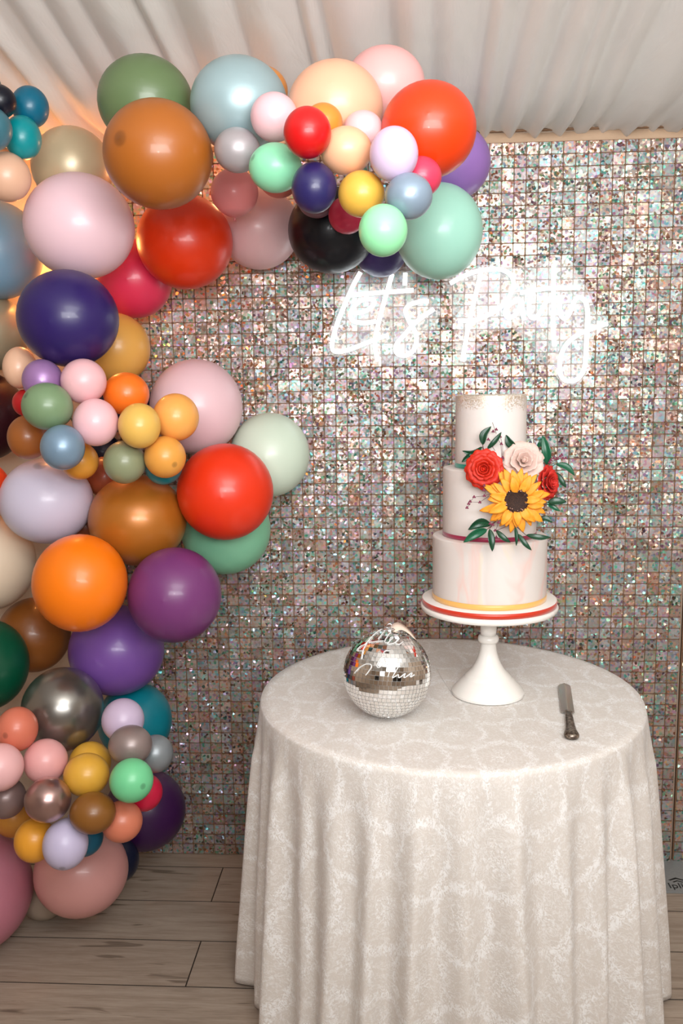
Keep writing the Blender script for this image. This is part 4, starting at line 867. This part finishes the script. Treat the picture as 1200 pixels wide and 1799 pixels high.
def ico(c_, r_):
    t = (1 + 5 ** .5) / 2; V = [(-1, t, 0), (1, t, 0), (-1, -t, 0), (1, -t, 0), (0, -1, t), (0, 1, t), (0, -1, -t), (0, 1, -t), (t, 0, -1), (t, 0, 1), (-t, 0, -1), (-t, 0, 1)]
    Fc = [(0, 11, 5), (0, 5, 1), (0, 1, 7), (0, 7, 10), (0, 10, 11), (1, 5, 9), (5, 11, 4), (11, 10, 2), (10, 7, 6), (7, 1, 8), (3, 9, 4), (3, 4, 2), (3, 2, 6), (3, 6, 8), (3, 8, 9), (4, 9, 5), (2, 4, 11), (6, 2, 10), (8, 6, 7), (9, 8, 1)]
    n = (1 + t * t) ** .5; return [Vector(c_) + Vector(v) * (r_ / n) for v in V], Fc
for k in range(150):
    a = rs.uniform(0, 2 * PI); rr = rs.uniform(0.0205, 0.0280); z = 0.0105 - abs(rr - 0.0235) * 0.5; q = ico((rr * math.cos(a), rr * math.sin(a), z), rs.uniform(.0010, .0017)); (bz if k % 7 == 0 else bumps).append(q)
link('stamens', mesh_from('stamens', *join(bumps)), plain('stamen_brown', S(50, 20, 16), 0.6), se).__setitem__('kind', 'stuff')
link('pollen_dots', mesh_from('pollen', *join(bz)), plain('stamen_pink', S(196, 150, 130), 0.6), se).__setitem__('kind', 'stuff')
# leaves
def leaf_mat(name, c1, c2):
    t = NT(name); uv = t.n('ShaderNodeUVMap', uv_map='UVMap'); sep = t.n('ShaderNodeSeparateXYZ'); t.l(uv.outputs[0], sep.inputs[0])
    rib = t.math('LESS_THAN', t.math('ABSOLUTE', sep.outputs[1]), 0.05)
    vn = t.math('GREATER_THAN', t.math('SINE', t.math('MULTIPLY', t.math('SUBTRACT', sep.outputs[0], t.math('MULTIPLY', t.math('ABSOLUTE', sep.outputs[1]), 0.25)), 55.0)), 0.9)
    nz = t.n('ShaderNodeTexNoise', i_Scale=4.0); t.l(uv.outputs[0], nz.inputs['Vector'])
    c = t.mix(nz.outputs[0], S(c1), S(c2)); c = t.mix(t.math('MULTIPLY', t.math('MAXIMUM', rib, vn), 0.25), c, S(70, 140, 100)); t.l(c, t.b.inputs['Base Color']); t.p(Roughness=0.34, Specular_IOR_Level=0.5)
    return t.m
M_leafd = leaf_mat('leaf_dark', (3, 36, 22), (9, 66, 38)); M_leafl = leaf_mat('leaf_mid', (6, 66, 44), (14, 96, 62))
M_stem = plain('stem_brown', S(90, 56, 52), 0.6); M_berry = plain('berry_plum', S(122, 44, 72), 0.5)
def leaf_mesh(a, b_, wpx, bend, twist, org, depth):
    A = Vector(a); Bv = Vector(b_); d = Bv - A; L_ = d.length; x = d.normalized(); y = (FW.cross(x)).normalized(); n = -FW
    y = (y * math.cos(twist) + n * math.sin(twist)).normalized(); n2 = x.cross(y)
    if n2.dot(FW) > 0: n2 = -n2
    W_ = wpx * depth / F_PX * 0.5; nt, nu = 11, 7; vs = []; uv = []; fs = []
    for i in range(nt):
        t = i / (nt - 1); wd = W_ * (math.sin(PI * min(1, t ** 0.85)) ** 0.75) + 0.0002
        ctr = A + x * (L_ * t) + y * (bend * L_ * math.sin(PI * t)) + n2 * (0.10 * L_ * math.sin(PI * t))
        for u_ in range(nu):
            u = -1 + 2 * u_ / (nu - 1); vs.append(ctr + y * (u * wd) + n2 * (abs(u) * wd * 0.35 + 0.03 * wd * math.sin(t * 22) * abs(u)) - Vector(org)); uv.append((t, u))
    for i in range(nt - 1):
        for u in range(nu - 1):
            q = i * nu + u; fs.append((q, q + 1, q + nu + 1, q + nu))
    me = mesh_from('leaf', vs, fs); ul = me.uv_layers.new(name='UVMap')
    for l in me.loops: ul.data[l.index].uv = uv[l.vertex_index]
    return me
def sprig(label, node, leaves, depth, base_in):
    org = fl(*node, depth); e = empty('leaf_sprig', org, label, 'leaf sprig', 'green leaf sprigs on the cake'); st = []
    for (bx, by, tx, ty, wd, bend, tw, dd, m) in leaves:
        A = fl(bx, by, depth + dd); Bq = fl(tx, ty, depth + dd - 0.006)
        o = link('leaf', leaf_mesh(A, Bq, wd, bend, tw, org, ZA), M_leafd if m == 0 else M_leafl, e); add_solid(o, 0.0005)
        st.append(tube([fl(*base_in, depth + 0.02) - org, (fl(*base_in, depth + 0.015) + A) / 2 - org, A - org], 0.0009, 6))
    link('stem', mesh_from('stem', *join(st)), M_stem, e)
sprig('dark green leaves fanning above and left of the red orange rose', (850, 795), [(847, 785, 812, 792, 13, -.22, .3, 0, 0), (848, 782, 863, 749, 13, -.14, .3, 0, 0), (856, 789, 881, 759, 9, .10, .5, -.004, 0), (830, 797, 811, 812, 10, .08, .4, 0, 0)], -0.108, (852, 800))
sprig('single dark green leaf standing above the beige peony', (902, 780), [(906, 786, 889, 764, 13, -.12, .3, 0, 0)], -0.086, (908, 792))
sprig('mid green leaves upright above the right side of the beige peony', (955, 800), [(948, 792, 926, 785, 11, -.1, .3, 0.004, 1), (944, 786, 957, 767, 10, .12, .4, 0.008, 1), (961, 817, 953, 765, 16, .06, .3, 0, 1)], -0.03, (952, 812))
sprig('green leaves pointing right beside the deep red rose', (977, 824), [(976, 815, 1010, 836, 13, -.08, .4, 0, 1), (976, 830, 995, 857, 11, .08, .3, .004, 0)], -0.03, (962, 826))
sprig('dark leaves poking out right of the sunflower', (962, 892), [(962, 883, 995, 881, 14, .02, .4, 0, 0), (962, 886, 984, 898, 8, .05, .3, .004, 1), (948, 912, 971, 918, 10, -.12, .3, 0.0, 0)], -0.105, (948, 892))
sprig('green leaves trailing left below the sunflower over the burgundy ribbon', (862, 926), [(863, 921, 822, 931, 16, .22, .3, 0, 0), (856, 930, 814, 953, 15, .12, .3, -.006, 1), (860, 929, 865, 969, 12, .04, .3, -.008, 0)], -0.142, (872, 915))
sprig('thin dark leaves hanging under the sunflower onto the bottom tier', (905, 932), [(872, 932, 897, 953, 10, .14, .4, 0, 0), (905, 926, 907, 959, 7, .04, .4, 0, 0), (910, 938, 934, 967, 9, .10, .3, -.004, 0), (924, 940, 967, 944, 10, .10, .4, .010, 0)], -0.150, (902, 920))
def berries(label, stems, dots, depth):
    org = fl(*dots[0][:2], depth); e = empty('berry_sprig', org, label, 'berry sprig', 'plum berry sprigs on the cake')
    link('stem', mesh_from('stem', *join([tube([fl(x, y, depth) - org for x, y in s_], 0.00055, 5) for s_ in stems])), M_stem, e)
    for (x, y) in dots:
        vs, fs = join([ico(fl(x + dx, y + dy, depth) - org, 0.0021) for dx, dy in ((-1.6, 0.6), (1.5, 0.8), (0, -1.6), (0.3, 0.2))])
        link('berry', mesh_from('berry', vs, fs), M_berry, e)
berries('plum berry sprig rising above the red orange rose', [[(883, 808), (883, 782), (879, 767)], [(882, 806), (880, 780), (873, 768)], [(870, 792), (864, 783)], [(872, 762), (865, 742)], [(862, 776), (858, 772)]], [(866.5, 758), (872, 754.5), (858, 772), (874, 769), (879, 767), (881, 780), (864, 783), (883, 804)], -0.112)
berries('plum berry sprig trailing left of the sunflower', [[(862, 868), (846, 872), (833, 873), (826, 882)], [(861, 870), (843, 882.5), (828, 882), (821, 892)], [(853, 868), (850, 853)]], [(833, 873), (826, 881), (823.5, 885), (820.5, 892), (843, 882.5), (851, 871), (851, 853), (850, 861)], -0.140)
berries('plum berry sprig sticking out right above the deep red rose', [[(962, 815), (975, 807), (987, 801)], [(970, 811), (983, 806), (994, 805)]], [(968, 808), (973, 805), (979, 806), (987, 799), (984, 802), (989, 805), (994, 805), (966, 812)], -0.045)
berries('plum berry sprig among the leaves under the sunflower', [[(875, 912), (866, 922), (860, 928)], [(876, 915), (872, 930), (872, 945)]], [(861, 920), (866, 922), (870, 932), (872, 944), (876, 918), (862, 939)], -0.146)

# ================================================================ MIRROR BALL
BR = 0.1030; dp = at_d(680, 1165, 2.035); BC = Vector((dp.x, dp.y, TZ + BR + 0.0006))
mb = empty('mirror_ball', (BC.x, BC.y, TZ), 'silver mirror ball lettered in white, left of the cake stand', 'mirror ball')
tlt = Matrix.Rotation(math.radians(-6), 4, 'X') @ Matrix.Rotation(math.radians(3), 4, 'Y')
cb = BC - Vector((BC.x, BC.y, TZ))
def sph(r_, n=64, m=40): return lathe([(max(0.0002, r_ * math.sin(PI * j / m)), -r_ * math.cos(PI * j / m)) for j in range(m + 1)], n)
me = sph(BR * 0.982); me.transform(Matrix.Translation(cb)); link('core', me, plain('ball_grout', S(190, 190, 188), 0.5), mb)
rb = random.Random(8); T = []; rows_ = 31
for j in range(rows_):
    la0 = -PI / 2 + PI * j / rows_; la1 = la0 + PI / rows_; lm = (la0 + la1) / 2; n = max(6, int(round(2 * PI * math.cos(lm) / (PI / rows_) * 1.04))); o_ = rb.uniform(0, 1)
    for k in range(n):
        lo0 = 2 * PI * (k + o_) / n; lo1 = lo0 + 2 * PI / n; lc = (lo0 + lo1) / 2
        c0 = Vector((math.cos(lm) * math.cos(lc), math.cos(lm) * math.sin(lc), math.sin(lm)))
        ex = Vector((-math.sin(lc), math.cos(lc), 0)); ey = c0.cross(ex)
        nn = (c0 + ex * rb.gauss(0, .012) + ey * rb.gauss(0, .012)).normalized(); ex = (ex - nn * ex.dot(nn)).normalized(); ey = nn.cross(ex)
        hw = BR * math.cos(lm) * PI / n * 0.93; hh = BR * PI / rows_ / 2 * 0.93
        p = c0 * BR * 0.999
        q = [p + ex * a * hw + ey * b_ * hh for a, b_ in ((-1, -1), (1, -1), (1, 1), (-1, 1))]; q2 = [v - nn * 0.0022 for v in q]
        T.append(([tlt @ v + cb for v in q + q2], [(0, 1, 2, 3)] + [(i, i + 4, (i + 1) % 4 + 4, (i + 1) % 4) for i in range(4)]))
tm = mesh_from('mirror_tiles', *join(T), smooth=False)
link('mirror_tiles', tm, plain('mirror', (0.90, 0.90, 0.89, 1), 0.03, 1.0), mb).__setitem__('kind', 'stuff')
M_chrome = plain('chrome', (0.8, 0.8, 0.8, 1), 0.15, 1.0)
me = lathe([(0.001, BR - 0.004), (0.016, BR - 0.003), (0.016, BR + 0.002), (0.010, BR + 0.005), (0.002, BR + 0.006)], 24); me.transform(Matrix.Translation(cb) @ tlt); link('cap', me, M_chrome, mb)
vs, fs = tube([cb + tlt @ Vector((0.006 * math.cos(t), 0, BR + 0.008 + 0.006 * math.sin(t))) for t in [i * PI / 8 for i in range(17)]], 0.0012, 6); link('ring', mesh_from('ring', vs, fs), M_chrome, mb)
def onball(pts, lift=0.0016):
    out = []; c_ = Vector((BC.x, BC.y, BC.z))
    for x, y in catmull([(p[0], p[1], 0) for p in pts], 5) and [(v.x, v.y) for v in catmull([(p[0], p[1], 0) for p in pts], 5)]:
        px = 620 + x / 9.23; py = 1090 + y / 9.23; r_ = ray(px, py).normalized(); oc = CAM - c_; b_ = oc.dot(r_); R_ = BR + lift; disc = b_ * b_ - (oc.dot(oc) - R_ * R_)
        if disc < 0: continue
        out.append(CAM + r_ * (-b_ - math.sqrt(disc)) - Vector((BC.x, BC.y, TZ)))
    return out
writing = {'lettering_upper': [[(545, 110), (430, 160), (340, 230), (250, 330), (200, 410), (160, 500), (135, 630)], [(230, 350), (190, 390), (120, 420), (62, 488), (110, 492), (158, 495)], [(250, 360), (340, 345), (420, 335), (500, 330)], [(545, 120), (480, 210), (410, 300)], [(620, 180), (550, 270), (515, 340), (560, 360), (620, 310), (655, 272), (610, 280), (590, 340), (560, 385), (640, 375), (700, 345), (750, 300), (705, 330), (700, 375), (745, 388), (820, 342)]],
           'ampersand': [[(600, 495), (545, 485), (500, 520), (520, 575), (470, 600), (420, 660), (388, 735), (415, 765), (470, 730), (530, 690), (575, 660)], [(520, 620), (550, 690), (590, 755)]],
           'lettering_lower': [[(20, 860), (100, 770), (200, 712), (285, 712), (295, 760), (250, 830), (205, 890)], [(660, 705), (600, 820), (565, 920)], [(765, 710), (700, 820), (640, 930), (700, 900), (740, 880), (745, 930), (800, 900), (850, 860), (830, 930), (900, 890), (960, 850), (935, 920), (1000, 880)]]}
M_vinyl = plain('white_vinyl', S(240, 240, 238), 0.4)
for nm, sl in writing.items():
    for p in (onball(s_) for s_ in sl):
        if len(p) > 1: link(nm, mesh_from(nm, *tube(p, 0.0010, 6)), M_vinyl, mb)
# cream ribbon loop behind the cap and the thin thread lying on the cloth
rb_ = [Vector((0.012, 0.004, BR * 2 + 0.002)), Vector((0.030, 0.020, BR * 2 + 0.006)), Vector((0.052, 0.030, BR * 2 - 0.010)), Vector((0.070, 0.040, BR * 2 - 0.036)), Vector((0.076, 0.046, BR * 2 - 0.06))]
vs = []; fs = []; cr = catmull(rb_, 5)
for i, p in enumerate(cr):
    for y in (-1, 1): vs.append(p + Vector((-0.004 * y, 0.011 * y, 0.006 * y)))
for i in range(len(cr) - 1): fs.append((i * 2, i * 2 + 1, i * 2 + 3, i * 2 + 2))
o = link('ribbon_tail', mesh_from('ribbon_tail', vs, fs), plain('cream_satin', S(236, 214, 196), 0.45), mb, None); add_solid(o, 0.0008)
th = [at_z(x, y, TZ + 0.001) for x, y in ((722, 1112), (745, 1140), (768, 1176), (782, 1200), (797, 1221))]
th[0] = BC + Vector((0.060, 0.05, 0.045)); th = [p - Vector((BC.x, BC.y, TZ)) for p in catmull(th, 6)]
vs, fs = tube(th, 0.0006, 5); link('thread', mesh_from('thread', vs, fs), plain('thread_white', S(235, 232, 228), 0.6), mb)

# ================================================================ CAKE KNIFE
ka = at_z(991, 1202, TZ + 0.004); kb = at_z(1003.5, 1299, TZ + 0.004); kd = kb - ka; KL = kd.length
kn = empty('cake_knife', ka, 'old silver cake knife with ornate handle lying on the cloth, right of the cake', 'knife')
kn.rotation_euler = (0, 0, math.atan2(kd.y, kd.x))
KM = plain('old_silver', S(178, 172, 164), 0.16, 1.0)
def mat_orn():
    t = NT('ornate_silver'); tc = t.n('ShaderNodeTexCoord'); v = t.n('ShaderNodeTexVoronoi', i_Scale=190.0, feature='SMOOTH_F1'); t.l(tc.outputs['Object'], v.inputs['Vector'])
    t.l(t.ramp(v.outputs[0], [(0.1, S(176, 164, 150)), (0.6, S(84, 72, 64))]), t.b.inputs['Base Color']); t.p(Metallic=0.95, Roughness=0.32); t.bump(v.outputs[0], -0.8, 0.002); return t.m
M_orn = mat_orn()
bl = KL * 0.56; bw = 0.0160
# blade: straight spine one side, broad body with a stepped bevel, rounded end and a notch at the heel
vs = []; fs = []; n = 30; H_ = 0.0022
for i in range(n + 1):
    t = (i / n) ** 1.8; x = bl * t
    if t < 0.10: k = t / 0.10; hw = bw * math.sqrt(max(0.0, 1 - (1 - k) ** 2))
    else: hw = bw
    hw = max(hw, 0.0005)
    vs += [(x, -hw, 0), (x, -hw * 0.94, H_ * 0.6), (x, -hw * 0.05, H_ * 1.5), (x, hw * 0.10, H_ * 1.5), (x, hw * 0.94, H_ * 0.8), (x, hw, 0)]
for i in range(n):
    for k in range(5): a = i * 6 + k; fs.append((a, a + 1, a + 7, a + 6))
    fs.append((i * 6 + 5, i * 6, i * 6 + 6, i * 6 + 11))
fs.append(tuple(n * 6 + k for k in range(6))); fs.append(tuple(range(6))[::-1])
bo = link('blade', mesh_from('blade', vs, fs, smooth=False), KM, kn)
me = lathe([(0.0065, 0), (0.0095, 0.003), (0.0095, 0.007), (0.0075, 0.010), (0.0085, 0.014), (0.0070, 0.016)], 20); me.transform(Matrix.Translation((bl - 0.006, 0.002, 0.003)) @ Matrix.Rotation(PI / 2, 4, 'Y') @ Matrix.Diagonal((0.5, 1, 1, 1))); link('bolster', me, KM, kn)
hp = [(0.0060, 0), (0.0072, 0.02), (0.0080, 0.05), (0.0090, 0.085), (0.0105, 0.110), (0.0128, 0.125), (0.0140, 0.136), (0.0130, 0.146), (0.0085, 0.152), (0.002, 0.154)]
hl = KL - bl - 0.008; me = lathe([(r_ * 1.2, z * hl / 0.154) for r_, z in hp], 24); me.transform(Matrix.Translation((bl + 0.008, 0.0015, 0.0038)) @ Matrix.Rotation(PI / 2, 4, 'Y') @ Matrix.Diagonal((0.52, 1, 1, 1))); link('handle', me, M_orn, kn)
